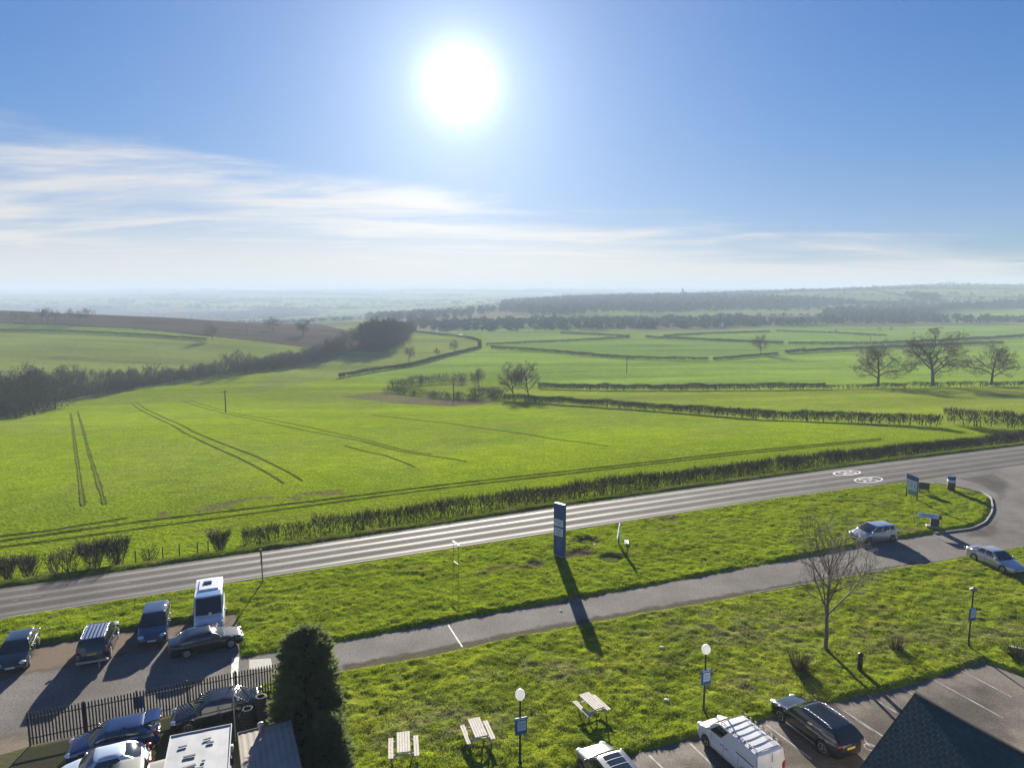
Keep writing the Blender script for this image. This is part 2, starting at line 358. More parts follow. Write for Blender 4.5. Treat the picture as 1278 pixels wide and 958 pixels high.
FIELDS = [
 # (pixel outline on the photograph's ground, colour)
 ([(-300,520),(0,512),(200,480),(345,458),(400,446),(372,431),(340,428),(262,424),(90,415),(0,413),(-300,413)], (0.152, 0.189, 0.037)),
 ([(-300,402),(0,403.5),(175,410),(262,420),(262,424),(90,415),(0,413),(-300,412)], (0.152, 0.207, 0.024)),
 ([(-300,378),(0,380),(120,384),(260,394),(350,402),(430,412),(480,424),(440,440),(375,433),(330,427),(262,420),(175,410),(0,403.5),(-300,402)], (0.070, 0.053, 0.044)),
 ([(425,495),(455,491),(488,489),(520,494),(625,500),(600,505),(555,506.5),(490,503)], (0.116, 0.091, 0.061)),
 ([(500,487),(590,478),(680,487),(680,497),(625,499),(540,493)], (0.152, 0.201, 0.024)),
 ([(625,499),(700,503),(800,510),(920,520),(1040,526),(1155,531),(1400,540),(1400,482),(1030,485),(760,487),(640,485)], (0.159, 0.201, 0.020)),
 ([(598,434),(700,440),(780,448),(885,450),(980,440),(1077,435),(1196,430),(1400,426),(1400,482),(1030,484),(760,485),(672,483),(620,470),(500,478),(430,469)], (0.156, 0.231, 0.029)),
 ([(500,420),(596,424),(597,434),(560,442),(520,454),(428,469),(300,490),(350,460),(450,440)], (0.146, 0.183, 0.037)),
 ([(605,431),(740,424),(785,421),(1000,428),(1196,424),(1196,430),(1077,435),(980,440),(885,449),(780,447),(700,439)], (0.134, 0.201, 0.035)),
 ([(600,415),(785,420),(740,424),(605,430)], (0.163, 0.223, 0.050)),
 ([(785,420),(830,414),(1000,409),(1400,404),(1400,424),(1196,424),(1089,430),(985,429),(920,426)], (0.149, 0.223, 0.039)),
 ([(1100,399),(1160,396),(1400,383),(1400,400)], (0.171, 0.245, 0.035)),
 ([(780,388),(900,388),(1060,381),(1100,386),(1000,392),(900,394),(790,393)], (0.156, 0.185, 0.060)),
 ([(900,389),(985,384),(1060,378.5),(1122,381),(1119,386),(1030,387.5),(989,395),(900,395)], (.165, .175, .075)),
 ([(989,364),(1089,362),(1128,369.5),(1066,375),(1027,373)], (.125, .150, .060)),
 ([(1077,362),(1145,360),(1300,361),(1300,370.5),(1184,369.5),(1131,367.5)], (.150, .185, .055)),
 ([(1128,370),(1184,370),(1300,372),(1300,375),(1214,378),(1160,379)], (.19, .175, .10)),
 ([(1135,359),(1300,355),(1300,360),(1150,360)], (.085, .115, .045)),
 ([(1150,397.5),(1278,387),(1400,379),(1400,399),(1160,399.5)], (.165, .235, .04)),
 ([(510,412),(640,398),(640,390),(560,390),(490,400)], (0.159, 0.140, 0.085)),
]
def ground_cover(x, y):
    c = np.empty(x.shape+(3,)); c[:] = C_FIELD
    q = road_q(x, y)
    base, e = far_cover(x, y)
    fw = sstep(560, 700, y)[:, None]
    c = c*(1-fw)+base*fw
    for poly, col in FIELDS:
        pw = PPOLY(poly)
        xs = [p[0] for p in pw]; ys = [p[1] for p in pw]
        k = np.where((x >= min(xs)) & (x <= max(xs)) & (y >= min(ys)) & (y <= max(ys)))[0]
        if len(k): kk = k[inpoly(x[k], y[k], pw)]; c[kk] = col
    # bare streaks along the headland of the near field, thin crop here and there
    s = road_s(x, y); near = (y < 320) & (q > 6)
    pat = sstep(.50, .66, fbm(s/26.0, q/2.4, 31, 4))*np.exp(-((q-17.5)/2.0)**2)*sstep(5, 22, s)*(1-sstep(52, 70, s))
    c = np.where((near)[:, None], c*(1-pat[:, None])+np.array((.12, .085, .05))*pat[:, None], c)
    stre = (fbm(x/75.0+y/300.0, y/13.0, 83, 4)-.5)*sstep(110, 220, y)*(1-sstep(900, 1600, y))
    c = c*(1+.75*stre[:, None])
    pw = PPOLY([(195,640),(300,622),(425,610),(430,617),(310,631),(200,646)]); kk = np.where(near)[0]; kk = kk[inpoly(x[kk], y[kk], pw)]
    w_ = sstep(.42, .60, fbm(x[kk]/3.0, y[kk]/2.0, 35, 4))[:, None]*.8; c[kk] = c[kk]*(1-w_)+np.array((.12, .088, .055))*w_
    thin = sstep(.48, .72, fbm(x/22.0, y/30.0, 77, 5))*near*sstep(14, 40, q)*.42
    c = c*(1-thin[:, None])+np.array((.13, .155, .035))*thin[:, None]
    lush = sstep(.50, .75, fbm(x/9.0, y/9.0, 78, 3))*near*.25
    c = c*(1-lush[:, None])+np.array((.085, .165, .010))*lush[:, None]
    c[q < 11.5] = C_LAWN
    return c
def ground_material(name, bump, scales):
    m = bpy.data.materials.new(name); m.use_nodes = True; nt = m.node_tree; N = nt.nodes; L = nt.links; b = N['Principled BSDF']
    b.inputs['Roughness'].default_value = 1.0; b.inputs['Specular IOR Level'].default_value = 0.0
    at = N.new('ShaderNodeAttribute'); at.attribute_name = 'cover'; g = N.new('ShaderNodeNewGeometry')
    prev = at.outputs['Color']
    for sc, lo, hi in scales:
        n = N.new('ShaderNodeTexNoise'); n.inputs['Scale'].default_value = sc; n.inputs['Detail'].default_value = 6; n.inputs['Roughness'].default_value = .65; L.new(g.outputs['Position'], n.inputs['Vector'])
        r = N.new('ShaderNodeMapRange'); r.inputs[1].default_value = .32; r.inputs[2].default_value = .68; r.inputs[3].default_value = lo; r.inputs[4].default_value = hi; L.new(n.outputs['Fac'], r.inputs[0])
        v = N.new('ShaderNodeVectorMath'); v.operation = 'SCALE'; L.new(prev, v.inputs[0]); L.new(r.outputs[0], v.inputs['Scale']); prev = v.outputs[0]
    L.new(prev, b.inputs['Base Color'])
    last = None
    for sc, dist in bump:
        n = N.new('ShaderNodeTexNoise'); n.inputs['Scale'].default_value = sc; n.inputs['Detail'].default_value = 4; L.new(g.outputs['Position'], n.inputs['Vector'])
        bp = N.new('ShaderNodeBump'); bp.inputs['Strength'].default_value = 1.0; bp.inputs['Distance'].default_value = dist; L.new(n.outputs['Fac'], bp.inputs['Height'])
        if last: L.new(last, bp.inputs['Normal'])
        last = bp.outputs[0]
    L.new(last, b.inputs['Normal'])
    return m
M_GROUND = ground_material('farmland', [(1.6, .15), (5.0, .07)], [(.02, .90, 1.10), (.35, .84, 1.16), (3.2, .44, 1.56)])
M_LAWN = ground_material('rough_turf', [(5.0, .06), (14., .03)], [(.5, .80, 1.2), (2.2, .62, 1.3), (7.0, .60, 1.35)])

def set_cover(me, c):
    a = me.color_attributes.new('cover', 'FLOAT_COLOR', 'POINT')
    a.data.foreach_set('color', np.concatenate([c, np.ones((len(c), 1))], 1).astype(np.float32).ravel())
def build_ground():
    tc = np.concatenate([np.linspace(-1.55, -.82, 40, endpoint=False), np.linspace(-.82, .82, 660), np.linspace(.82, 1.55, 41)[1:]])
    ys = np.concatenate([np.linspace(-30, 60, 90, endpoint=False), np.geomspace(60, 250, 210, endpoint=False), np.geomspace(250, 11900, 620)])
    Tm, Ym = np.meshgrid(tc, ys); Xm = Tm*(Ym+40)
    x = Xm.ravel(); y = Ym.ravel(); z = H(x, y)
    V = np.stack([x, y, z], 1); nc = len(tc); nr = len(ys)
    i = np.arange(nr-1)[:, None]*nc+np.arange(nc-1)[None, :]; i = i.ravel()
    F = np.stack([i, i+1, i+nc+1, i+nc], 1)
    me = np_mesh('ground', V, F); set_cover(me, ground_cover(x, y))
    return tag(link('ground', me, M_GROUND, None, True), kind='structure')
build_ground()

# ------------------------------------------------------------------ roads and hard standings
def asphalt(name, c1, c2, rough, patches=0.35, spec=.12):
    m = bpy.data.materials.new(name); m.use_nodes = True; nt = m.node_tree; N = nt.nodes; L = nt.links; b = N['Principled BSDF']
    g = N.new('ShaderNodeNewGeometry'); b.inputs['Roughness'].default_value = rough; b.inputs['Specular IOR Level'].default_value = spec
    def noise(sc, det, lo, hi, a=.35, c=.65):
        n = N.new('ShaderNodeTexNoise'); n.inputs['Scale'].default_value = sc; n.inputs['Detail'].default_value = det; n.inputs['Roughness'].default_value = .7; L.new(g.outputs['Position'], n.inputs['Vector'])
        r = N.new('ShaderNodeMapRange'); r.inputs[1].default_value = a; r.inputs[2].default_value = c; r.inputs[3].default_value = lo; r.inputs[4].default_value = hi; L.new(n.outputs['Fac'], r.inputs[0]); return r.outputs[0], n.outputs['Fac']
    a, _ = noise(.22, 6, 0, 1); s, nf = noise(9., 4, 1-patches, 1+patches)
    mx = N.new('ShaderNodeMix'); mx.data_type = 'RGBA'; L.new(a, mx.inputs[0]); mx.inputs[6].default_value = (*c1, 1); mx.inputs[7].default_value = (*c2, 1)
    v = N.new('ShaderNodeVectorMath'); v.operation = 'SCALE'; L.new(mx.outputs[2], v.inputs[0]); L.new(s, v.inputs['Scale']); L.new(v.outputs[0], b.inputs['Base Color'])
    bp = N.new('ShaderNodeBump'); bp.inputs['Distance'].default_value = .012; bp.inputs['Strength'].default_value = .7; n = N.new('ShaderNodeTexNoise'); n.inputs['Scale'].default_value = 22; n.inputs['Detail'].default_value = 4; L.new(g.outputs['Position'], n.inputs['Vector']); L.new(n.outputs['Fac'], bp.inputs['Height']); L.new(bp.outputs[0], b.inputs['Normal'])
    return m, nt, b, v
M_SERV, *_ = asphalt('worn_asphalt', (.120, .110, .099), (.195, .178, .160), .88, spec=.05)
M_PARK, *_ = asphalt('car_park_asphalt', (.125, .107, .088), (.180, .152, .122), .75, spec=.2)
def sheet(name, pts, z, m):
    import bmesh
    bm = bmesh.new(); vs = [bm.verts.new((p[0], p[1], z)) for p in pts]; f = bm.faces.new(vs); bm.normal_update()
    if f.normal.z < 0: f.normal_flip()
    bmesh.ops.triangulate(bm, faces=[f]); me = bpy.data.meshes.new(name); bm.to_mesh(me); bm.free()
    return link(name, me, m)
QN = lambda s: np.interp(s, [-90, 0, 18, 45, 70, 90, 130, 190], [-.3, 0, .35, .62, .8, .1, -.9, -2])
QF = lambda s: np.interp(s, [-90, 0, 20, 50, 95, 122, 190], [5.7, 6.1, 6.4, 7.55, 7.7, 6.9, 5.2])
M_ROAD, nt, bs, vs_ = asphalt('main_road_asphalt', (.058, .052, .048), (.082, .074, .069), .5, .25, .22)
def _road_streaks():
    N = nt.nodes; L = nt.links; uv = N.new('ShaderNodeUVMap'); sp = N.new('ShaderNodeSeparateXYZ'); L.new(uv.outputs[0], sp.inputs[0])
    def m_(op, a, b=None):
        n = N.new('ShaderNodeMath'); n.operation = op
        for i, v in enumerate((a, b)):
            if v is None: continue
            if isinstance(v, (int, float)): n.inputs[i].default_value = v
            else: L.new(v, n.inputs[i])
        return n.outputs[0]
    nz = N.new('ShaderNodeTexNoise'); nz.inputs['Scale'].default_value = .8; nz.inputs['Detail'].default_value = 5
    mp = N.new('ShaderNodeMapping'); mp.inputs['Scale'].default_value = (9, .12, 1); L.new(uv.outputs[0], mp.inputs[0]); L.new(mp.outputs[0], nz.inputs['Vector'])
    u = m_('ADD', sp.outputs[0], m_('MULTIPLY', m_('SUBTRACT', nz.outputs['Fac'], .5), .035)); tot = None
    for c in (.13, .375, .62, .875):
        d = m_('DIVIDE', m_('SUBTRACT', u, c), .050); e = m_('EXPONENT', m_('MULTIPLY', m_('MULTIPLY', d, d), -1)); tot = e if tot is None else m_('ADD', tot, e)
    tot = m_('MULTIPLY', tot, m_('ADD', m_('MULTIPLY', nz.outputs['Fac'], .8), .55))
    L.new(m_('SUBTRACT', .95, m_('MULTIPLY', tot, .27)), bs.inputs['Roughness']); L.new(m_('ADD', .14, m_('MULTIPLY', tot, .15)), bs.inputs['Specular IOR Level'])
    sc = N.new('ShaderNodeVectorMath'); sc.operation = 'SCALE'; L.new(vs_.outputs[0], sc.inputs[0]); L.new(m_('ADD', .92, m_('MULTIPLY', tot, .6)), sc.inputs['Scale']); L.new(sc.outputs[0], bs.inputs['Base Color'])
_road_streaks()
def build_road():
    ss = np.arange(-80, 190, 2.0); us = np.linspace(0, 1, 9); V = []; UV = []
    for s in ss:
        a, b = float(QN(s)), float(QF(s))
        for u in us: p = RQ(s, a+(b-a)*u, .012+.06*math.sin(math.pi*u)); V.append(p); UV.append((u, s))
    n = len(us); F = [(j*n+i, j*n+i+n, j*n+i+n+1, j*n+i+1)[::-1] for j in range(len(ss)-1) for i in range(n-1)]
    me = bpy.data.meshes.new('main_road'); me.from_pydata(V, [], F); uvl = me.uv_layers.new(name='UVMap')
    for l in me.loops: uvl.data[l.index].uv = UV[l.vertex_index]
    me.update()
    return tag(link('main_road', me, M_ROAD, None, True), kind='structure')
build_road()
def road_z(s, q):
    a, b = float(QN(s)), float(QF(s)); return .012+.06*math.sin(math.pi*min(max((q-a)/(b-a), 0), 1))
serv = [G(*p) for p in [(-200,845),(0,810),(53,801),(146,784),(239,771),(297,759),(299,819),(440,795),(640,758),(840,723),(940,704),(1056,682),(1117,671),(1166,663),(1210,655),(1230,645),(1232,632),(1230,622),(1190,609),(1120,603),(1300,575),(1500,545),(1600,560),(1500,650),(1278,683),(1169,703),(1099,714),(940,743),(840,761),(640,798),(525,823),(425,840),(345,870),(38,932),(-40,1000),(-300,1000)]]
tag(sheet('service_road', serv, .006, M_SERV), kind='structure')
cp = [G(*p) for p in [(700,966),(777,942),(874,913),(1030,875),(1139,850),(1225,822),(1278,840),(1500,905)]]+[Vector((45, 14, 0)), Vector((8, 14, 0))]
tag(sheet('car_park', cp, .006, M_PARK), kind='structure')
M_SOIL = mat('yard_soil', (.075, .062, .042), 1.0, spec=.05, var=.4, vscale=.8, bump=.6, bscale=6, dist=.05, col2=(.07, .085, .02))
yard = [G(*p) for p in [(38,931),(300,872),(345,866),(390,930),(430,1010),(300,1100),(-80,1100),(-80,965)]]
tag(sheet('yard', yard, .010, M_SOIL), kind='structure')
def stain(name, px, col, soft, m_rough=.95, res=.35, z=.0085, amt=1.0, nscale=.6):
    poly = [G(*p) for p in px]; xs = [p.x for p in poly]; ys = [p.y for p in poly]
    X, Y = np.meshgrid(np.arange(min(xs)-1, max(xs)+1, res), np.arange(min(ys)-1, max(ys)+1, res)); x = X.ravel(); y = Y.ravel(); d = segdist(x, y, poly); d = np.where(inpoly(x, y, poly), d, -d); w = sstep(-soft*.5, soft, d)
    nc = X.shape[1]; nr = X.shape[0]; i = (np.arange(nr-1)[:, None]*nc+np.arange(nc-1)[None, :]).ravel(); F = np.stack([i, i+1, i+nc+1, i+nc], 1); F = F[(w[F] > 0).any(1)]; used = np.unique(F); mp = np.zeros(len(x), int); mp[used] = np.arange(len(used))
    me = np_mesh(name, np.stack([x[used], y[used], np.full(len(used), z)], 1), mp[F]); set_cover(me, np.repeat(w[used][:, None], 3, 1))
    m = bpy.data.materials.new(name); m.use_nodes = True; nt = m.node_tree; N = nt.nodes; L = nt.links; b = N['Principled BSDF']; b.inputs['Roughness'].default_value = m_rough; b.inputs['Specular IOR Level'].default_value = .04
    at = N.new('ShaderNodeAttribute'); at.attribute_name = 'cover'; g = N.new('ShaderNodeNewGeometry'); n = N.new('ShaderNodeTexNoise'); n.inputs['Scale'].default_value = nscale; n.inputs['Detail'].default_value = 8; n.inputs['Roughness'].default_value = .7; L.new(g.outputs['Position'], n.inputs['Vector'])
    a = N.new('ShaderNodeMath'); a.operation = 'MULTIPLY_ADD'; L.new(at.outputs['Fac'], a.inputs[0]); a.inputs[1].default_value = .55; L.new(n.outputs['Fac'], a.inputs[2])
    r = N.new('ShaderNodeMapRange'); r.inputs[1].default_value = .62; r.inputs[2].default_value = 1.0; r.inputs[4].default_value = amt; L.new(a.outputs[0], r.inputs[0])
    n2 = N.new('ShaderNodeTexNoise'); n2.inputs['Scale'].default_value = 7; n2.inputs['Detail'].default_value = 5; L.new(g.outputs['Position'], n2.inputs['Vector']); mx = N.new('ShaderNodeMix'); mx.data_type = 'RGBA'; L.new(n2.outputs['Fac'], mx.inputs[0]); mx.inputs[6].default_value = (*[c*.6 for c in col], 1); mx.inputs[7].default_value = (*[c*1.4 for c in col], 1); L.new(mx.outputs[2], b.inputs['Base Color'])
    t = N.new('ShaderNodeBsdfTransparent'); s = N.new('ShaderNodeMixShader'); L.new(r.outputs[0], s.inputs[0]); L.new(t.outputs[0], s.inputs[1]); L.new(b.outputs[0], s.inputs[2]); L.new(s.outputs[0], N['Material Output'].inputs['Surface'])
    me.materials.append(m); return tag(link(name, me), kind='structure')
stain('gravel_strip', [(-60,824),(0,811),(53,802),(146,785),(239,772),(294,760),(297,800),(240,803),(160,818),(70,836),(0,850),(-60,862)], (.17, .135, .10), 1.2)
stain('mud_edge', [(430,841),(525,823),(640,798),(840,761),(940,743),(1099,714),(1169,703),(1169,698),(1099,708),(940,735),(840,752),(640,787),(525,811),(425,829)], (.085, .072, .045), .7, nscale=.9)
stain('gravel_corner', [(-60,925),(0,918),(36,912),(60,928),(36,940),(0,958),(-60,975)], (.20, .165, .125), 1.0)
stain('tar_patch', [(1190,596),(1240,590),(1262,602),(1255,622),(1243,640),(1250,668),(1210,672),(1200,664),(1242,650),(1244,620),(1225,606)], (.035, .031, .028), .9, amt=.28, nscale=.5)
stain('oil_marks', [(800,955),(1000,896),(1220,838),(1278,870),(1278,958),(820,1000)], (.05, .042, .034), 3.0, amt=.35, nscale=.9)
# painted markings
M_PAINT = mat('worn_white_paint', (.62, .61, .57), .6, var=.3, vscale=6)
M_PAINT2 = mat('faded_white_paint', (.27, .255, .23), .7, var=.5, vscale=2)
def strip_mb(mb, pts, w, z):
    pts = [Vector((p[0], p[1], 0)) for p in pts]; V = []
    for i, p in enumerate(pts):
        d = (pts[min(i+1, len(pts)-1)]-pts[max(i-1, 0)]).normalized(); n = Vector((-d.y, d.x, 0))
        zz = z(p) if callable(z) else z
        for sg in (1, -1): V.append((p.x+n.x*w/2*sg, p.y+n.y*w/2*sg, zz))
    mb.add(V, [(2*i, 2*i+1, 2*i+3, 2*i+2) for i in range(len(pts)-1)])
def strip(name, pts, w, z, m):
    mb = MB(); strip_mb(mb, pts, w, z); return tag(mb.build(name, m, recalc=True), kind='structure')
mb = MB()
for a, b in [((810,942),(830,961)),((861,927),(892,957)),((956.6,904),(1013,947)),((1043,880),(1103,919)),((1083,867),(1119,889)),((1124,857.5),(1139,866)),((1166,848.5),(1252,895.6)),((1199,836),(1262,869)),((1068,897),(1090,912))]:
    strip_mb(mb, [G(*a), G(*b)], .10, .011)
tag(mb.build('bay_markings', M_PAINT2, recalc=True), kind='structure')
mb = MB()
zr = lambda s, q: road_z(s, q)+.009
def rs_strip(s0, s1, q, w):
    ps = np.linspace(s0, s1, max(2, int((s1-s0)/2)+1)); V = []
    for s in ps:
        for d in (w/2, -w/2): V.append(RQ(s, q(s)+d, zr(s, q(s)+d)))
    mb.add(V, [(2*i, 2*i+1, 2*i+3, 2*i+2) for i in range(len(ps)-1)])
mid = lambda s: float((QN(s)+QF(s))/2)
for s in np.arange(-60, 84, 6.0): rs_strip(s, s+1.8, mid, .11)
rs_strip(88.5, 95.5, mid, .16); rs_strip(97, 104, mid, .12); rs_strip(107, 112, mid, .12)
tag(mb.build('centre_line', mat('road_line_paint', (.17, .16, .145), .9, var=.45, vscale=2, spec=.1), recalc=True), kind='structure')
mb = MB(); rs_strip(-70, 88, lambda s: float(QN(s))+.22, .16)
tag(mb.build('edge_line', mat('worn_edge_paint', (.15, .135, .115), .8, var=.4, vscale=1.5), recalc=True), kind='structure')
def text_mesh(body, size, m, depth=0.0):
    cu = bpy.data.curves.new('lettering', 'FONT'); cu.body = body; cu.size = size; cu.align_x = 'CENTER'; cu.align_y = 'CENTER'; cu.extrude = depth
    o = bpy.data.objects.new('lettering', cu); COL.objects.link(o); bpy.context.view_layer.update()
    me = bpy.data.meshes.new_from_object(o.evaluated_get(bpy.context.evaluated_depsgraph_get())); bpy.data.objects.remove(o); bpy.data.curves.remove(cu)
    me.materials.clear(); me.materials.append(m); return me
def roundel(c, sgn):
    s0, q0 = float(road_s(c.x, c.y)), float(road_q(c.x, c.y))
    mb = MB(); n = 40; V = []
    for i in range(n):
        a = 2*math.pi*i/n
        for k in (1.0, .80): V.append(RQ(s0+2.15*math.cos(a)*(k if k == 1 else .89), q0+1.05*math.sin(a)*k, zr(s0, q0+1.05*math.sin(a)*k)+.002))
    mb.add(V, [(2*i, 2*i+1, (2*i+3) % (2*n), (2*i+2) % (2*n)) for i in range(n)])
    o = tag(mb.build('speed_roundel', M_PAINT, recalc=True), kind='structure')
    me = text_mesh('30', 1.0, M_PAINT); w = max(v.co.x for v in me.vertices)-min(v.co.x for v in me.vertices); hgt = max(v.co.y for v in me.vertices)-min(v.co.y for v in me.vertices)
    for v in me.vertices:
        lx, ly = v.co.x/w*1.25, v.co.y/hgt*2.3       # tall stretched digits
        s, q = (s0+ly, q0-lx) if sgn > 0 else (s0-ly, q0+lx)
        p = RQ(s, q, zr(s, q)+.003); v.co = p
    me.update(); link('roundel_digits', me, None, o)
roundel(G(1057, 590.5), 1); roundel(G(1084, 599), -1)
strip('stop_line', [G(559,779), G(577,807)], .09, .011, M_PAINT2)
strip('yard_line', [G(294,820), G(291,866)], .42, .016, mat('worn_pale_paint', (.50, .48, .44), .7, var=.3, vscale=3))
mb = MB(); mb.add([G(311,823)+Vector((0, 0, .012)), G(338,821)+Vector((0, 0, .012)), G(340,833)+Vector((0, 0, .012)), G(311,836)+Vector((0, 0, .012))], [(0, 1, 2, 3)])
tag(mb.build('concrete_slab', mat('pale_concrete', (.34, .32, .28), .8, var=.2), recalc=True), kind='structure')
# wheelchair sign in one bay: ring, back and head
mb = MB(); c = G(1086, 932); n = 20
for a in np.linspace(0, 1.6*math.pi, 14)[:-1]:
    a2 = a+1.6*math.pi/13; strip_mb(mb, [c+Vector((.38*math.cos(a), .38*math.sin(a), 0)), c+Vector((.38*math.cos(a2), .38*math.sin(a2), 0))], .10, .012)
strip_mb(mb, [c+Vector((.0, .75, 0)), c+Vector((.0, .15, 0)), c+Vector((.4, .1, 0)), c+Vector((.6, -.3, 0))], .10, .013)
strip_mb(mb, [c+Vector((-.1, .95, 0)), c+Vector((.1, .95, 0))], .2, .012)
[mb.v.__setitem__(i, (c.x+(v[0]-c.x)*.72, c.y+(v[1]-c.y)*.72, v[2])) for i, v in enumerate(mb.v)]; tag(mb.build('bay_symbol', M_PAINT2, recalc=True), kind='structure')
# kerb round the end of the island, pale edging of the lower verge
M_KERB = mat('kerb_stone', (.22, .21, .185), .8, var=.25, vscale=3, bump=.3, bscale=12)
def kerb(name, pts, w, h, m=M_KERB):
    mb = MB(); P2 = [Vector((p[0], p[1], 0)) for p in pts]; V = []
    for i, p in enumerate(P2):
        d = (P2[min(i+1, len(P2)-1)]-P2[max(i-1, 0)]).normalized(); nn = Vector((-d.y, d.x, 0))
        for sg, z in ((-.5, -.02), (-.5, h-.015), (-.38, h), (.38, h), (.5, h-.015), (.5, -.02)): V.append((p.x+nn.x*w*sg, p.y+nn.y*w*sg, z))
    for i in range(len(P2)-1):
        for k in range(5): mb.f.append((6*i+k, 6*i+k+1, 6*i+k+7, 6*i+k+6))
    mb.v = V; mb.f += [(0, 1, 2, 3, 4, 5), tuple(6*(len(P2)-1)+k for k in (5, 4, 3, 2, 1, 0))]
    return tag(mb.build(name, m, recalc=True), kind='structure')
def smooth_line(pts, n=40):
    A = np.array([(p[0], p[1]) for p in pts]); d = np.r_[0, np.cumsum(np.hypot(*np.diff(A, axis=0).T))]; t = np.linspace(0, d[-1], n)
    out = np.stack([np.interp(t, d, A[:, 0]), np.interp(t, d, A[:, 1])], 1)
    for _ in range(2): out[1:-1] = (out[:-2]+2*out[1:-1]+out[2:])/4
    return out
KERB_PX = [(1166,666),(1213,660),(1230,652),(1238,640),(1239,632),(1237,621),(1225,614),(1194,607),(1166,603)]
kerb('kerb', smooth_line([G(*p) for p in KERB_PX], 60), .16, .13)
kerb('kerb_edging', smooth_line([G(*p) for p in [(940,740),(1099,711.5),(1169,700.5),(1215,692),(1278,681),(1400,659)]], 40), .16, .03, mat('worn_edging', (.17, .155, .125), .9, var=.3, vscale=1.5, spec=.1))

# ------------------------------------------------------------------ lawns
LAWNS = {}
def lawn(name, px, hgt, res, edge, colfn, lump=1.0, pits=()):
    poly = [G(*p) for p in px]; xs = [p.x for p in poly]; ys = [p.y for p in poly]
    pit = [(G(a, b), r, d) for a, b, r, d in pits]
    def zf(x, y):
        d = segdist(x, y, poly); ins = inpoly(x, y, poly)
        d = np.where(ins, d, -d)+(fbm(x/.5, y/.5, 4, 2)-.5)*.14
        w = sstep(-.05, edge, d)
        z = H(x, y)+hgt*w+lump*w*((fbm(x/2.6, y/2.6, 11, 3)-.5)*.17+(fbm(x/.75, y/.75, 12, 2)-.5)*.13+(fbm(x/.36, y/.36, 14, 2)-.5)*.12+(fbm(x/9, y/9, 13, 2)-.5)*.16)
        for c, r, dd in pit: z = z-dd*np.exp(-(((x-c.x)/r)**2+((y-c.y)/(r*1.0))**2)**2)
        return np.where(d < -.05, -.12+H(x, y), np.maximum(z, H(x, y)+.03*(d > .0)-.06)), d
    X, Y = np.meshgrid(np.arange(min(xs)-.4, max(xs)+.4, res), np.arange(min(ys)-.4, max(ys)+.4, res)); x = X.ravel(); y = Y.ravel()
    z, d = zf(x, y); nc = X.shape[1]; nr = X.shape[0]
    i = (np.arange(nr-1)[:, None]*nc+np.arange(nc-1)[None, :]).ravel(); F = np.stack([i, i+1, i+nc+1, i+nc], 1)
    keep = (d[F] > -.05).any(1); F = F[keep]; used = np.unique(F); mp = np.zeros(len(x), int); mp[used] = np.arange(len(used))
    c = colfn(x[used], y[used])
    for cc, r, dd in pit:
        w = np.exp(-(((x[used]-cc.x)/(r*1.25))**2+((y[used]-cc.y)/(r*1.25))**2)**2)[:, None]; c = c*(1-w)+np.array((.075, .055, .038))*w
    me = np_mesh(name, np.stack([x[used], y[used], z[used]], 1), mp[F]); set_cover(me, c)
    LAWNS[name] = (poly, zf, colfn, pit)
    return tag(link(name, me, M_LAWN, None, True), kind='structure')
def mixc(c, w, col): return c*(1-w[:, None])+np.array(col)*w[:, None]
def col_island(x, y):
    c = np.empty(x.shape+(3,)); c[:] = (.172, .225, .012)
    c = mixc(c, sstep(.45, .7, fbm(x/3.0, y/3.0, 41, 4))*.6, (.160, .200, .014))
    c = mixc(c, sstep(.56, .7, fbm(x/1.3, y/1.3, 42, 3))*.45, (.085, .135, .010))
    return mixc(c, sstep(.66, .8, fbm(x/5, y/3, 43, 4))*.6, (.12, .10, .04))
BARE = [(G(935, 785), 7.5, 3.0), (G(690, 838), 3.5, 1.6), (G(1110, 800), 4.0, 2.2), (G(960, 860), 3.0, 1.6), (G(1240, 790), 3.2, 2.0), (G(560, 905), 4., 2.)]
def col_front(x, y):
    c = np.empty(x.shape+(3,)); c[:] = (.165, .212, .014)
    c = mixc(c, sstep(.42, .68, fbm(x/3.2, y/3.2, 51, 4))*.75, (.220, .255, .018))
    c = mixc(c, sstep(.50, .64, fbm(x/.9, y/.9, 52, 3))*.50, (.070, .100, .010))
    st = sstep(.60, .8, fbm(x/2.2, y/1.8, 53, 4))*.35
    for p, rx, ry in BARE: st = np.maximum(st, np.exp(-((x-p.x)/rx)**2-((y-p.y)/ry)**2)*.65*sstep(.3, .62, fbm(x/.8, y/.8, 54, 3)))
    return mixc(c, st, (.165, .145, .075))
ISL_PX = [(-200,806),(0,774),(180,745),(360,717),(560,685.5),(760,655),(880,636),(980,620.5),(1060,610),(1124,603),(1166,604),(1194,608.2),(1224,615.4),(1235.5,622.5),(1237,633),(1229.5,650.5),(1211,659),(1166,665),(1117,673),(1056,685),(940,706.5),(840,725.5),(640,760.5),(440,797.5),(300,821),(294,765),(239,775.5),(146,788),(53,805),(0,813.5),(-200,850)]
lawn('island_lawn', ISL_PX, .20, .15, .45, col_island, 1.0, [(733,676.5,1.0,.34),(762,698,.9,.36),(708,694,.8,.10),(831,648,1.1,.2),(668,705,.7,.08),(726,691,.9,.1),(580,672,1.4,.12)])
FRONT_PX = [(300,861),(345,850),(425,837.5),(525,821.5),(640,796),(740,777.5),(840,759.5),(940,741.5),(1020,727),(1099,713),(1169,702),(1278,682.5),(1460,650),(1460,890),(1278,843.5),(1227,825.5),(1139,853.5),(1030,878.6),(940,900),(874,917),(777,945),(720,962),(650,1000),(430,1010),(392,930),(347,868),(302,875)]
lawn('front_lawn', FRONT_PX, .19, .12, .30, col_front, 1.0)
vs_px = []
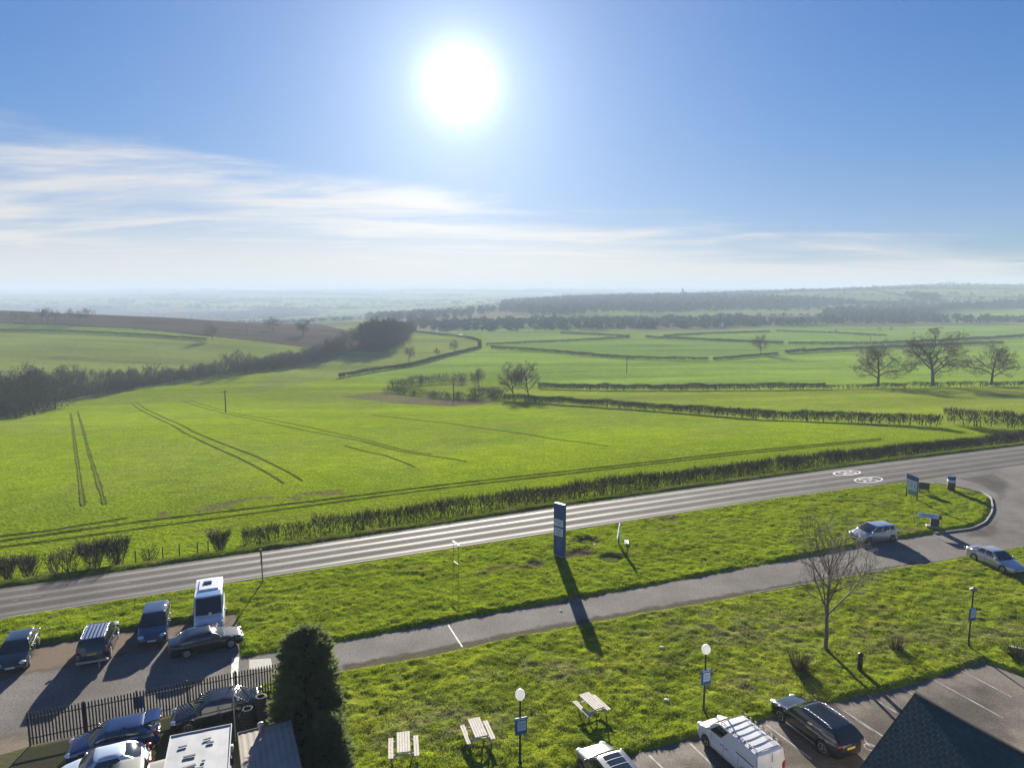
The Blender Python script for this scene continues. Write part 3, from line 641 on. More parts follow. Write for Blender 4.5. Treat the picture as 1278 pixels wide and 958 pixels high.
VERGE = [RQ(s, float(QF(s))+.05) for s in np.arange(-60, 165, 5)]+[RQ(s, float(QF(s))+4.0) for s in np.arange(160, -65, -5)]
def proj(p):
    r = Vector(p)-Vector((0, 0, CAMZ)); yc = r.y*CP-r.z*SP; zc = r.y*SP+r.z*CP
    return (639+FPX*r.x/yc, 479-FPX*zc/yc)
def col_verge(x, y):
    c = np.empty(x.shape+(3,)); c[:] = (.075, .105, .012); return mixc(c, sstep(.5, .7, fbm(x/1.5, y/1.5, 61, 3))*.7, (.12, .11, .035))
lawn('roadside_verge', [proj(p) for p in VERGE], .14, .22, .6, col_verge, .8)

def blade_mat():
    m = bpy.data.materials.new('grass_blades'); m.use_nodes = True; nt = m.node_tree; nt.nodes.remove(nt.nodes['Principled BSDF'])
    at = nt.nodes.new('ShaderNodeAttribute'); at.attribute_name = 'cover'; d = nt.nodes.new('ShaderNodeBsdfDiffuse'); t = nt.nodes.new('ShaderNodeBsdfTranslucent'); s = nt.nodes.new('ShaderNodeMixShader'); s.inputs[0].default_value = .5
    nt.links.new(at.outputs['Color'], d.inputs['Color']); nt.links.new(at.outputs['Color'], t.inputs['Color']); nt.links.new(d.outputs[0], s.inputs[1]); nt.links.new(t.outputs[0], s.inputs[2]); nt.links.new(s.outputs[0], nt.nodes['Material Output'].inputs['Surface'])
    return m
M_BLADE = blade_mat()
def blades(name, lawn_name, n, hmin, hmax, wid, label):
    poly, zf, colfn, pit = LAWNS[lawn_name]; xs = [p[0] for p in poly]; ys = [p[1] for p in poly]
    y = rng.uniform(min(ys), max(ys), n*4); x = rng.uniform(min(xs), max(xs), n*4)
    dens = .45+.55*sstep(.36, .62, fbm(x/.4, y/.4, 71, 3))
    vis = np.abs(x) < (y+4)*.80
    k = inpoly(x, y, poly) & (rng.random(len(x)) < dens) & vis; x = x[k][:n]; y = y[k][:n]; n = len(x)
    z, d = zf(x, y); c = colfn(x, y)*rng.uniform(.75, 1.35, n)[:, None]
    for cc, r, dd in pit: keep = np.hypot(x-cc.x, y-cc.y) > r*.85; x, y, z, c, d = x[keep], y[keep], z[keep], c[keep], d[keep]
    n = len(x); tall = .7+.5*sstep(.35, .7, fbm(x/1.2, y/1.2, 72, 3))
    hh = rng.uniform(hmin, hmax, n)*tall; a = rng.uniform(0, math.pi, n); w = wid*rng.uniform(.6, 1.4, n); lx = rng.normal(0, .5, n)*hh; ly = rng.normal(0, .5, n)*hh
    V = np.empty((n, 3, 3)); V[:, 0] = np.stack([x-np.cos(a)*w, y-np.sin(a)*w, z-.02], 1); V[:, 1] = np.stack([x+np.cos(a)*w, y+np.sin(a)*w, z-.02], 1); V[:, 2] = np.stack([x+lx, y+ly, z+hh], 1)
    me = np_mesh(name, V.reshape(-1, 3), np.arange(3*n).reshape(-1, 3)); set_cover(me, np.repeat(c, 3, 0))
    return tag(link(name, me, M_BLADE), label, 'grass', kind='stuff')
blades('grass', 'front_lawn', 240000, .04, .105, .018, 'rough green turf blades on the lawn by the picnic tables')
blades('grass', 'island_lawn', 220000, .04, .11, .022, 'rough bright green turf blades on the island between the roads')
blades('grass', 'roadside_verge', 60000, .08, .28, .03, 'long verge grass along the far side of the main road')
def lz(x, y, name='front_lawn'):
    z, d = LAWNS[name][1](np.array([x]), np.array([y])); return float(z[0])

# tractor tramlines in the crop
M_TRACK = mat('bare_wheeling', (.092, .108, .022), 1.0, var=.5, vscale=2.0, bump=.5, bscale=5, spec=0.)
def track(pxs, w=.38):
    A = smooth_line([P(*p) for p in pxs], 320)
    mb = MB(); V = []
    nw = fbm(np.arange(len(A))/2.2, np.zeros(len(A)), random.randrange(999), 3)
    for i, p in enumerate(A):
        d = A[min(i+1, len(A)-1)]-A[max(i-1, 0)]; d = d/np.hypot(*d); ww = w*(.45+.75*sstep(.2, .75, nw[i]))/2
        for sg in (1, 0, -1): xx, yy = p[0]-d[1]*ww*sg, p[1]+d[0]*ww*sg; V.append((xx, yy, h1(xx, yy)+.07-(0 if sg else .05)))
    mb.add(V, [f for i in range(len(A)-1) for f in ((3*i, 3*i+1, 3*i+4, 3*i+3), (3*i+1, 3*i+2, 3*i+5, 3*i+4))])
    tag(mb.build('tractor_track', M_TRACK, recalc=True), kind='structure')
track([(88.5,515),(96,570),(104.5,631)], .5); track([(97,513),(110,560),(131,629)], .5)
track([(165,504),(230,540),(300,572),(354,603)], .34); track([(170,502),(240,538),(322,570),(378,600)], .34)
track([(-60,684),(0,675),(188,649),(400,624),(560,604),(760,582),(900,566),(1100,547)], .30); track([(-60,692),(0,683),(200,656),(400,629),(560,608),(760,585),(900,569),(1100,549)], .26)
track([(-60,676),(60,662),(160,646)], .3)
track([(228,500),(290,518),(360,533),(450,550),(583,576)], .28); track([(236,499),(300,517),(440,545),(540,567)], .22); track([(430,556),(480,568),(518,583)], .28)
track([(465,518),(560,528),(660,542),(760,557)], .26)
# ------------------------------------------------------------------ vehicles
def paint(name, col, rough=.28, metal=.3, coat=.8): return mat(name, col, rough, metal, coat=coat, var=.06, vscale=2)
M_GLASS = mat('tinted_glass', (.012, .016, .018), .05, spec=.8)
M_TYRE = mat('tyre_rubber', (.018, .018, .018), .85, bump=.3, bscale=30)
M_RIM = mat('alloy_rim', (.42, .42, .42), .35, .8)
M_TRIM = mat('black_trim', (.02, .02, .021), .5)
M_LAMP = mat('headlamp_glass', (.62, .65, .68), .12, .2, coat=.6)
M_RED = mat('tail_lamp', (.30, .012, .010), .2, coat=.6)
M_PLATE = mat('white_plate', (.68, .68, .64), .45); M_PLATEY = mat('yellow_plate', (.70, .50, .05), .45)
M_CHROME = mat('bright_trim', (.60, .60, .60), .22, .9)
def sinterp(x, pts, k=.10, n=9):
    xs, zs = [p[0] for p in pts], [p[1] for p in pts]
    return sum(np.interp(x+o, xs, zs) for o in np.linspace(-k, k, n))/n
class Car:
    """body shell lofted along the length, a glazed cabin, and every visible fitting as a part"""
    def __init__(s, **kw): s.__dict__.update(kw)
    def make(s, name, label, cat, loc, yaw, pm, group='cars parked on the site'):
        L, W, Hh = s.L, s.W, s.H; hw = W/2; root = empty(name, loc, yaw, label, cat, group)
        rw = s.rw; xf = L/2-s.fo; xr = xf-s.wb; ra = rw+.055
        st = np.unique(np.round(np.concatenate([np.arange(-L/2, L/2+.001, .09), [-L/2+.02, -L/2+.05, L/2-.02, L/2-.05], *[np.array([xc+ra*math.cos(a) for a in np.linspace(0, math.pi, 15)]) for xc in (xf, xr)]]), 4))
        fx = L/2-st                                     # metres behind the front bumper
        top = sinterp(fx, s.top, .06); end = np.minimum(fx, L-fx)
        wf = np.interp(end, [0, .03, .08, .18, .45, 1.1], [.66, .78, .86, .925, .975, 1.0])
        zb = .20+np.interp(end, [0, .3], [.10, 0]); rows = []
        for x, t, w, b in zip(st, top, wf, zb):
            y = hw*w; lift = b
            for xc in (xf, xr):
                if abs(x-xc) < ra: lift = max(lift, rw+math.sqrt(max(ra*ra-(x-xc)**2, 0)))
            zs = [b, b, lift+.0, lift+.045]; t = max(t, b+.25)
            z4 = max(b+(t-b)*.42, zs[3]+.02); z5 = max(b+(t-b)*.70, z4+.02); z6 = max(t-.055, z5+.01)
            rows.append([(x, 0, b), (x, y*.78, b), (x, y*.955, zs[2]), (x, y*.99, zs[3]), (x, y, z4), (x, y*.985, z5), (x, y*.955, z6), (x, y*.90, max(t-.012, z6+.005)), (x, y*.6, t+.014), (x, 0, t+.03)])
        s.rows = rows; s.st = st
        mb = MB(); n = len(rows[0]); m = 2*n-2
        full = [r+[(p[0], -p[1], p[2]) for p in r[-2:0:-1]] for r in rows]
        mb.v = [p for r in full for p in r]
        for i in range(len(full)-1):
            for k in range(m): mb.f.append((i*m+k, i*m+(k+1) % m, (i+1)*m+(k+1) % m, (i+1)*m+k))
        mb.f += [tuple(range(m))[::-1], tuple((len(full)-1)*m+k for k in range(m))]
        # cabin: ring at the belt and ring under the roof
        cf, rf, rr, tl = L/2-s.cowl, L/2-s.rf, L/2-s.rr, L/2-s.tail; wb_, wt = hw*.93, hw*s.wt
        zt = Hh-.05; bz = lambda x: float(np.interp(L/2-x, [s.cowl, s.tail], [s.belt[0], s.belt[1]]))-.02
        def front(u, t):
            yb, yt = (2*u-1)*wb_, (2*u-1)*wt; c = 1-(2*u-1)**2
            return Vector((cf+(rf-cf)*t+.13*c*(1-.55*t), yb+(yt-yb)*t, bz(cf)+(zt-bz(cf))*t+.045*math.sin(math.pi*t)))
        def rear(u, t):
            yb, yt = (2*u-1)*wb_, (2*u-1)*wt; c = 1-(2*u-1)**2
            return Vector((tl+(rr-tl)*t-.09*c*(1-.5*t), yb+(yt-yb)*t, bz(tl)+(zt-.03-bz(tl))*t+.045*math.sin(math.pi*t)))
        def side(u, t, sg):
            xb, xt = cf+(tl-cf)*u, rf+(rr-rf)*u; x = xb+(xt-xb)*t
            b = bz(xb); zz = b+(zt-.03*u-b)*t
            return Vector((x, sg*(wb_+(wt-wb_)*t+.035*math.sin(math.pi*t)), zz))
        def roof(a, b):
            f_, r_ = front(a, 1), rear(a, 1); p = f_.lerp(r_, b)
            p.z += s.crown*(1-(2*a-1)**2)**.5*(math.sin(math.pi*min(max(b, 0), 1)))**.5 if 0 < a < 1 and 0 < b < 1 else 0
            return p
        uu = np.linspace(0, 1, 11); tt = np.linspace(0, 1, 7); bb = np.linspace(0, 1, 15)
        mb.grid(front, uu, tt); mb.grid(lambda u, t: rear(1-u, t), uu, tt)
        mb.grid(lambda u, t: side(1-u, t, 1), uu, tt); mb.grid(lambda u, t: side(u, t, -1), uu, tt); mb.grid(lambda a, b: roof(a, b), uu, bb)
        mb.build('body', pm, root, True, weld=.004, recalc=True)
        MB().box((0, 0, .42), (L*.86, W*.60, .34)).build('underbody_light_block', M_TRIM, root)  # dark box added inside the shell to block light passing under it
        def pane(nm, fn, u0, u1, t0, t1, off, m_=M_GLASS, nu=9, nt=6):
            q = MB(); e = 1e-3
            def f(u, t):
                p = fn(u, t); nrm = (fn(u+e, t)-p).cross(fn(u, t+e)-p)
                nrm.normalize(); ref = p-Vector(((rf+rr)/2, 0, .6))
                if nrm.dot(ref) < 0: nrm.negate()
                return p+nrm*off
            q.grid(f, np.linspace(u0, u1, nu), np.linspace(t0, t1, nt)); return q.build(nm, m_, root, True, recalc=False)
        pane('windscreen', front, .05, .95, .05, .95, .012)
        if s.rear_glass: pane('rear_window', rear, .08, .92, s.rear_glass[0], s.rear_glass[1], .012)
        for sg in (1, -1):
            for (a, b) in s.sides: pane('side_window', lambda u, t: side(u, t, sg), a, b, .10, .90, .010)
        if s.sunroof: pane('sunroof', roof, .2, .8, s.sunroof[0], s.sunroof[1], .012)
        # wheels
        for xc in (xf, xr):
            for sg in (1, -1):
                y = sg*(hw-.115); w = MB().lathe([(rw*.62, -.10), (rw*.93, -.105), (rw, -.075), (rw, .075), (rw*.93, .105), (rw*.62, .10)], 24, 'Y', (xc, y, rw)).build('wheel', M_TYRE, root, True)
                q = MB(); yy = y+sg*.085; q.lathe([(rw*.62, yy-.02), (rw*.66, yy+.015*sg), (rw*.58, yy+.02*sg), (rw*.55, yy-.03*sg)], 20, 'Y', (xc, 0, rw))
                for k in range(5):
                    a = 2*math.pi*k/5+.3; q.box((xc+math.cos(a)*rw*.32, yy, rw+math.sin(a)*rw*.32), (rw*.56, .03, rw*.17), M=Matrix.Rotation(-a, 4, 'Y'))
                q.lathe([(rw*.15, yy-.02), (rw*.14, yy+.025*sg)], 10, 'Y', (xc, 0, rw)); q.build('rim', M_RIM, w)
        def surf(x, k, sg, off=0.0):
            i = int(np.argmin(abs(st-x))); p = Vector(rows[i][k]); p.y *= sg; p.x = x; p.y += sg*off; return p
        # lamps, plates, grille
        zl = float(np.interp(.22, fx[::-1], top[::-1])) if False else float(sinterp(np.array([.18]), s.top, .06)[0])
        for sg in (1, -1):
            MB().ell((L/2-.17, sg*hw*.70, zl-.07), (.20, .20, .085), 12, 8, Matrix.Rotation(-sg*.55, 3, 'Z')).build('headlight', M_LAMP, root, True)
            if s.tall: MB().box((-L/2+.045, sg*hw*.86, s.tl_z), (.10, .12, .42), bev=.03).build('tail_light', M_RED, root)
            else: MB().ell((-L/2+.10, sg*hw*.74, s.tl_z), (.13, .20, .085), 12, 8, Matrix.Rotation(sg*.5, 3, 'Z')).build('tail_light', M_RED, root, True)
            xm = cf-.22; pm_ = side((cf-xm)/(cf-tl), .12, sg); MB().ell((xm, pm_.y+sg*.13, pm_.z+.03), (.075, .115, .075), 10, 6).build('wing_mirror', s.mirror or pm, root, True)
            for xd in s.doors:                         # shut lines of the doors
                q = MB(); x = L/2-xd
                for k in range(3, 7):
                    a, b = surf(x, k, sg, .004), surf(x, k+1, sg, .004) if k < 6 else surf(x, k, sg, .004)
                    if a != b: q.add([a+Vector((-.008, 0, 0)), a+Vector((.008, 0, 0)), b+Vector((.008, 0, 0)), b+Vector((-.008, 0, 0))], [(0, 1, 2, 3)])
                q.build('door_gap', M_TRIM, root, weld=.0005)
            for xd in s.handles:
                p = surf(L/2-xd, 5, sg, .012); p.z += .04; MB().box(p, (.17, .03, .03), bev=.01).build('door_handle', s.hmat or pm, root)
            if s.cladding:
                q = MB(); q.grid(lambda u, v: surf(xr+ra+.02+(xf-xr-2*ra-.04)*u, 3, sg, .012)+Vector((0, 0, .13*v-.03)), np.linspace(0, 1, 12), [0, 1]); q.build('sill_strip', M_CHROME if s.cladding == 2 else M_TRIM, root)
        MB().box((L/2-.035, 0, zl-.17), (.07, W*.40, .10), bev=.02).build('grille', M_TRIM, root)
        MB().box((L/2-.012, 0, .33), (.05, W*.52, .10), bev=.02).build('lower_intake', M_TRIM, root)
        MB().box((L/2+.012, 0, .46), (.02, .50, .11)).build('front_plate', M_PLATE, root)
        MB().box((-L/2-.010, 0, s.plate_z), (.02, .50, .11)).build('rear_plate', M_PLATEY, root)
        if s.rails:
            for sg in (1, -1):
                q = MB(); us = np.linspace(.06, .94, 9); pts = []
                for k, u in enumerate(us):
                    p = side(u, 1, sg); p.y -= sg*.05; p.z += .075 if 0 < k < 8 else .0; pts.append(p)
                q.path(pts, .018, 6); q.build('roof_rail', s.railmat or M_CHROME, root, True)
        s.f = dict(front=front, rear=rear, side=side, roof=roof, root=root, cf=cf, rf=rf, rr=rr, tl=tl, pane=pane, surf=surf)
        return root
def spec(base, **kw): d = dict(BASE[base]); d.update(kw); return Car(**d)
_c = dict(wt=.70, rear_glass=(.12, .92), sides=[(.10, .44), (.48, .80)], sunroof=None, doors=(1.35, 2.35, 3.2), handles=(2.2, 3.05), mirror=None, hmat=None, cladding=0, rails=False, railmat=None, tall=False, tl_z=.82, plate_z=.72, crown=.045, rw=.315, fo=.82)
BASE = {
 'mpv': dict(_c, L=4.2, W=1.76, H=1.60, wb=2.62, top=[(0,.42),(.03,.62),(.12,.76),(.45,.88),(.95,1.02),(1.2,1.04),(3.9,1.06),(4.1,1.0),(4.17,.8),(4.2,.55)], cowl=.92, rf=1.90, rr=3.72, tail=4.10, belt=(1.02, 1.06), wt=.74, sides=[(.07,.36),(.40,.67),(.71,.90)]),
 'hatch': dict(_c, L=4.0, W=1.72, H=1.46, wb=2.52, top=[(0,.42),(.03,.58),(.12,.70),(.6,.84),(1.05,.93),(1.2,.95),(3.7,.97),(3.9,.93),(3.97,.75),(4.0,.5)], cowl=1.05, rf=1.82, rr=3.35, tail=3.88, belt=(.93, .98), sides=[(.09,.46),(.50,.84)]),
 'saloon': dict(_c, L=4.5, W=1.75, H=1.43, wb=2.62, top=[(0,.40),(.03,.56),(.14,.68),(.7,.79),(1.28,.90),(1.5,.92),(3.5,.95),(3.8,.97),(4.36,.96),(4.45,.88),(4.5,.52)], cowl=1.22, rf=2.00, rr=3.15, tail=3.86, belt=(.90, .96), sides=[(.10,.46),(.50,.82)], doors=(1.45, 2.42, 3.35), handles=(2.3, 3.2)),
 'estate': dict(_c, L=4.75, W=1.88, H=1.55, wb=2.84, top=[(0,.44),(.03,.62),(.14,.76),(.7,.88),(1.32,1.0),(1.5,1.02),(4.3,1.04),(4.6,1.02),(4.72,.85),(4.75,.55)], cowl=1.25, rf=2.05, rr=4.05, tail=4.62, belt=(1.0, 1.04), rw=.36, sides=[(.08,.38),(.41,.69),(.72,.90)], rails=True, cladding=2, doors=(1.5, 2.55, 3.5), handles=(2.42, 3.38), tl_z=.95, fo=.88),
 'suv': dict(_c, L=4.45, W=1.84, H=1.70, wb=2.64, top=[(0,.48),(.03,.70),(.12,.86),(.6,.98),(1.15,1.08),(1.4,1.10),(4.1,1.12),(4.3,1.08),(4.41,.9),(4.45,.6)], cowl=1.12, rf=1.85, rr=4.02, tail=4.33, belt=(1.08, 1.12), rw=.36, wt=.77, sides=[(.07,.36),(.39,.67),(.70,.91)], rails=True, tall=True, tl_z=1.08, cladding=1, plate_z=.85),
 'van': dict(_c, L=4.38, W=1.82, H=1.82, wb=2.72, top=[(0,.46),(.03,.68),(.12,.84),(.5,.98),(.9,1.10),(1.1,1.12),(4.2,1.14),(4.34,1.1),(4.37,.9),(4.38,.5)], cowl=.82, rf=1.62, rr=4.24, tail=4.34, belt=(1.10, 1.12), wt=.86, sides=[(.06,.29)], rear_glass=None, doors=(1.25, 2.15, 3.15), handles=(2.02, 2.35), tall=True, tl_z=.95, cladding=1, crown=.05, hmat=M_TRIM),
}
def place(px_r, px_f, W, vis, along=0.0):
    """ground point under the middle of a car from its two visible wheels; vis=+1 when its left flank shows"""
    a, b = G(*px_r), G(*px_f); d = (b-a).normalized(); left = Vector((-d.y, d.x, 0)); c = (a+b)/2-left*vis*(W/2-.10)+d*along
    return c, math.atan2(d.y, d.x)
def at_wheel(px_f, yaw, W, vis, wb):                    # from the visible front wheel and a heading
    b = G(*px_f); d = Vector((math.cos(yaw), math.sin(yaw), 0)); left = Vector((-d.y, d.x, 0)); return b-d*wb/2-left*vis*(W/2-.10)

P_SILV = paint('silver_paint', (.44, .46, .48), .25, .6); P_SILV2 = paint('warm_silver_paint', (.46, .45, .43), .28, .6); P_BLACK = paint('black_paint', (.008, .009, .011), .18, .2, 1.)
P_DBLUE = paint('dark_blue_paint', (.010, .022, .050), .22, .4, 1.); P_BLUE = paint('royal_blue_paint', (.012, .034, .12), .25, .4, 1.); P_WHITE = paint('white_paint', (.66, .67, .69), .30, 0., .5)
P_GREEN = paint('dark_green_paint', (.010, .022, .022), .22, .3, 1.); P_CHAR = paint('charcoal_paint', (.012, .014, .017), .22, .3, .9); P_LBLUE = paint('pale_blue_paint', (.50, .58, .66), .3, .2, .6); P_BLUEGREY = paint('blue_grey_paint', (.045, .075, .13), .25, .5, .9)
GS = R(22.7)
# silver people carrier beside the service road
s = spec('mpv', W=1.76); c, y = place((1113.5,675.6),(1082,679), 1.76, 1); c.z = .01; s.make('parked_car', 'silver people carrier half on the grass of the island beside the service road', 'car', c, y, P_SILV)
# silver saloon on the lawn at the right
s = spec('saloon', L=4.5, wb=2.64); y = R(-77); c = at_wheel((1250,715), y, 1.75, -1, 2.7); c.z = .05; s.make('parked_car', 'silver saloon car parked on the grass at the right edge near the junction', 'car', c, y, P_SILV2)
# black estate with chrome rails in the car park
s = spec('estate', L=4.62); y = R(112.5); c = at_wheel((974.5,900), y, 1.88, 1, 2.84); s.make('parked_car', 'glossy black estate car with bright roof rails in the car park', 'car', c, y, P_BLACK)
# small white panel van with roof rack
s = spec('van'); y = R(114); c = at_wheel((881.5,931), y, 1.82, 1, 2.72); v = s.make('panel_van', 'small white panel van carrying a black tubular roof rack in the car park', 'van', c, y, P_WHITE)
q = MB(); f = s.f
def rp(u, sg, dz, inn=.04): p = f['side'](u, 1, sg); p.y -= sg*inn; p.z += dz; return p
for sg in (1, -1):
    q = MB(); q.path([rp(u, sg, .20) for u in np.linspace(.05, .97, 8)], .016, 6); q.path([rp(u, sg, .09) for u in np.linspace(.05, .97, 8)], .012, 6)
    for u in np.linspace(.05, .97, 6): q.tube(rp(u, sg, -.01), rp(u, sg, .20), .013, n=6)
    q.build('rack_rail', M_TRIM, v, True)
for u in np.linspace(.05, .97, 7):
    pts = [rp(u, sg_, .10+.05*(1-abs(sg_))) for sg_ in (1, -1)]; a, b = pts; q = MB(); q.path([a.lerp(b, k)+Vector((0, 0, .045*math.sin(math.pi*k))) for k in np.linspace(0, 1, 7)], .02, 6); q.build('rack_bar', mat('galvanised_bar', (.16, .16, .155), .6, .0) if u < .06 else bpy.data.materials['galvanised_bar'], v, True)
MB().box((-2.19-.003, 0, 1.15), (.015, .02, 1.2)).build('door_gap', M_TRIM, v)
for sg in (1, -1): q = MB(); q.add([f['side'](u, t, sg)+Vector((0, sg*.014, 0)) for u, t in ((.60, .02), (.94, .02), (.94, .10), (.60, .10))], [(0, 1, 2, 3)]); q.build('sliding_rail', M_TRIM, v)
# grey people carrier cut by the lower edge of the photograph
s = spec('suv', rails=False, H=1.66, L=4.4, sunroof=(.06, .62)); y = R(113); c = at_wheel((728.0,968), y, 1.84, 1, 2.64); r_ = s.make('parked_car', 'pale grey high-roofed car with glazed roof, left of the white van', 'car', c, y, paint('pale_grey_paint', (.17, .175, .18), .28, .6))
for t in (.22, .40): s.f['pane']('roof_bar', s.f['roof'], .14, .86, t, t+.018, .03, M_CHROME)
# left-hand standing
s = spec('hatch', L=4.25, wb=2.58, W=1.74, H=1.42); c, y = place((46.5,806),(38,829), 1.74, 1); y = R(-66); s.make('parked_car', 'dark blue-green fastback at the left edge of the gravel standing', 'car', c, y, P_GREEN)
s = spec('suv', L=4.3, W=1.78, H=1.76, wb=2.6); y = R(111); c, _y = place((138,818),(146,799), 1.78, -1); r_ = s.make('off_roader', 'dark blue four-wheel-drive with a ribbed silver roof, its tail to the fence', 'off-roader', c, y, P_DBLUE)
for a in np.linspace(.12, .88, 6): s.f['pane']('roof_rib', lambda u, t: s.f['roof'](u, t), a-.045, a+.045, .10, .93, .02, P_SILV, 3, 8)
q = MB(); q.box((-2.22, 0, .42), (.12, 1.72, .14), bev=.03); q.build('rear_bumper', mat('pale_bumper', (.40, .37, .30), .5), r_); q = MB(); q.tube((-2.2, -.35, .42), (-2.55, -.42, .12), .035, n=8); q.build('tow_bar', M_CHROME, r_)
s = spec('mpv', L=4.35, W=1.78, H=1.62, wb=2.68); c, y = place((212.6,773),(208.6,799), 1.78, 1); y = R(-68); s.make('parked_car', 'blue-grey people carrier between the ribbed-roof four-wheel-drive and the white camper van', 'car', c, y, P_BLUEGREY)
s = spec('saloon', L=4.4, W=1.72, H=1.42, wb=2.58); c, y = place((232.6,821.5),(285.7,809), 1.72, -1); s.make('parked_car', 'dark charcoal saloon parked broadside in front of the white van', 'car', c, y, P_CHAR)
# white high-roof van behind it
def big_van():
    y = R(-68); fwd = Vector((math.cos(y), math.sin(y), 0)); base = G(279, 777); left = Vector((-fwd.y, fwd.x, 0))
    c = base-fwd*.72-left*(.85)
    s = spec('van', L=4.8, W=1.94, H=2.28, wb=2.9, top=[(0,.50),(.03,.74),(.12,.92),(.4,1.08),(.75,1.20),(1.0,1.24),(4.5,1.26),(4.76,1.22),(4.79,1.0),(4.8,.5)], cowl=.62, rf=1.42, rr=4.66, tail=4.76, belt=(1.24, 1.28), wt=.90, sides=[(.05,.24),(.36,.56),(.62,.84)], rw=.34, doors=(1.15, 2.2, 3.5), handles=(2.05, 2.4), tl_z=1.2, plate_z=.8)
    r = s.make('camper_van', 'white high-roofed camper van with raised roof panel behind the charcoal saloon', 'van', c, y, P_WHITE)
    f = s.f; q = MB()
    q.grid(lambda a, b: f['roof'](.13+.74*a, .30+.64*b)+Vector((0, 0, .10 if 0.01 < a < .99 and .01 < b < .99 else .0)), [0, .02, .25, .5, .75, .98, 1], [0, .02, .3, .6, .98, 1]); q.build('raised_roof', P_WHITE, r)
    p = f['roof'](.45, .62); MB().box((p.x, p.y, p.z+.14), (.42, .55, .09), bev=.02).build('roof_hatch', M_GLASS, r)
    q = MB(); q.grid(lambda a, b: f['roof'](.06+.88*a, .015+.25*b)+Vector((0, 0, .012)), np.linspace(0, 1, 7), np.linspace(0, 1, 5)); q.build('cab_sky_panel', mat('painted_sky_reflection', (.12, .24, .42), .3, .0, coat=.6), r, True)  # sheet over the cab, the reflected sky put into its blue colour
    MB().box((c.x*0+f['cf']+.12, .1, 1.33), (.02, .20, .26)).build('dash_notice', M_PLATE, r)
big_van()
# yard behind the fence
s = spec('saloon', L=4.55, W=1.74, H=1.42, wb=2.65); y = R(203); c = Vector((-15.95, 34.30, 0)); s.make('parked_car', 'black saloon in the yard close to the palisade fence, striped by its shadow', 'car', c, y, P_CHAR)
s = spec('hatch', L=4.1, W=1.72, H=1.43, wb=2.5); y = R(204); c = Vector((-20.05, 31.70, 0)); r_ = s.make('parked_car', 'royal blue hatchback with its tailgate raised beside the palisade fence', 'car', c, y, P_BLUE)
f = s.f; top = f['rear'](.5, 1); q = MB(); q.grid(lambda u, t: Vector((top.x-.05-.72*t, (u-.5)*1.15*(1-.08*t), top.z+.02+.22*t-.16*t*t)), np.linspace(0, 1, 6), np.linspace(0, 1, 6)); q.grid(lambda u, t: Vector((top.x-.05-.72*t, (u-.5)*1.15*(1-.08*t), top.z-.03+.22*t-.16*t*t)), np.linspace(0, 1, 6), np.linspace(0, 1, 6)); q.build('open_tailgate', P_BLUE, r_, True)
s = spec('hatch', L=4.08, W=1.72, H=1.48, wb=2.51, cowl=1.15, rf=1.85, rr=2.95, tail=3.72, wt=.66, crown=.09, sides=[(.12,.78)], top=[(0,.40),(.03,.55),(.12,.68),(.5,.86),(1.05,.97),(1.2,.98),(3.4,1.0),(3.75,.93),(3.97,.75),(4.08,.45)], doors=(1.5, 2.7), handles=(2.55,)); y = R(207); c = Vector((-19.35, 29.45, 0)); s.make('parked_car', 'pale blue rounded coupe in the yard between the blue hatchback and the grey pickup', 'car', c, y, P_LBLUE)
s = spec('suv', L=4.6, W=1.75, H=1.70, wb=2.8, rr=2.75, tail=2.95, sides=[(.10,.85)], rails=False, rear_glass=(.15, .85)); y = R(205); c = Vector((-17.25, 28.25, 0)); r_ = s.make('pickup_truck', 'weathered grey pickup with a white tail frame, at the lower left edge of the yard', 'pickup', c, y, paint('weathered_grey_paint', (.20, .20, .18), .5, .1, .1))
q = MB()
for sg in (1, -1): q.tube((-2.1, sg*.75, .9), (-2.15, sg*.75, 1.65), .04, n=8)
q.tube((-2.15, -.75, 1.65), (-2.15, .75, 1.65), .04, n=8); q.build('tail_frame', P_WHITE, r_, True)

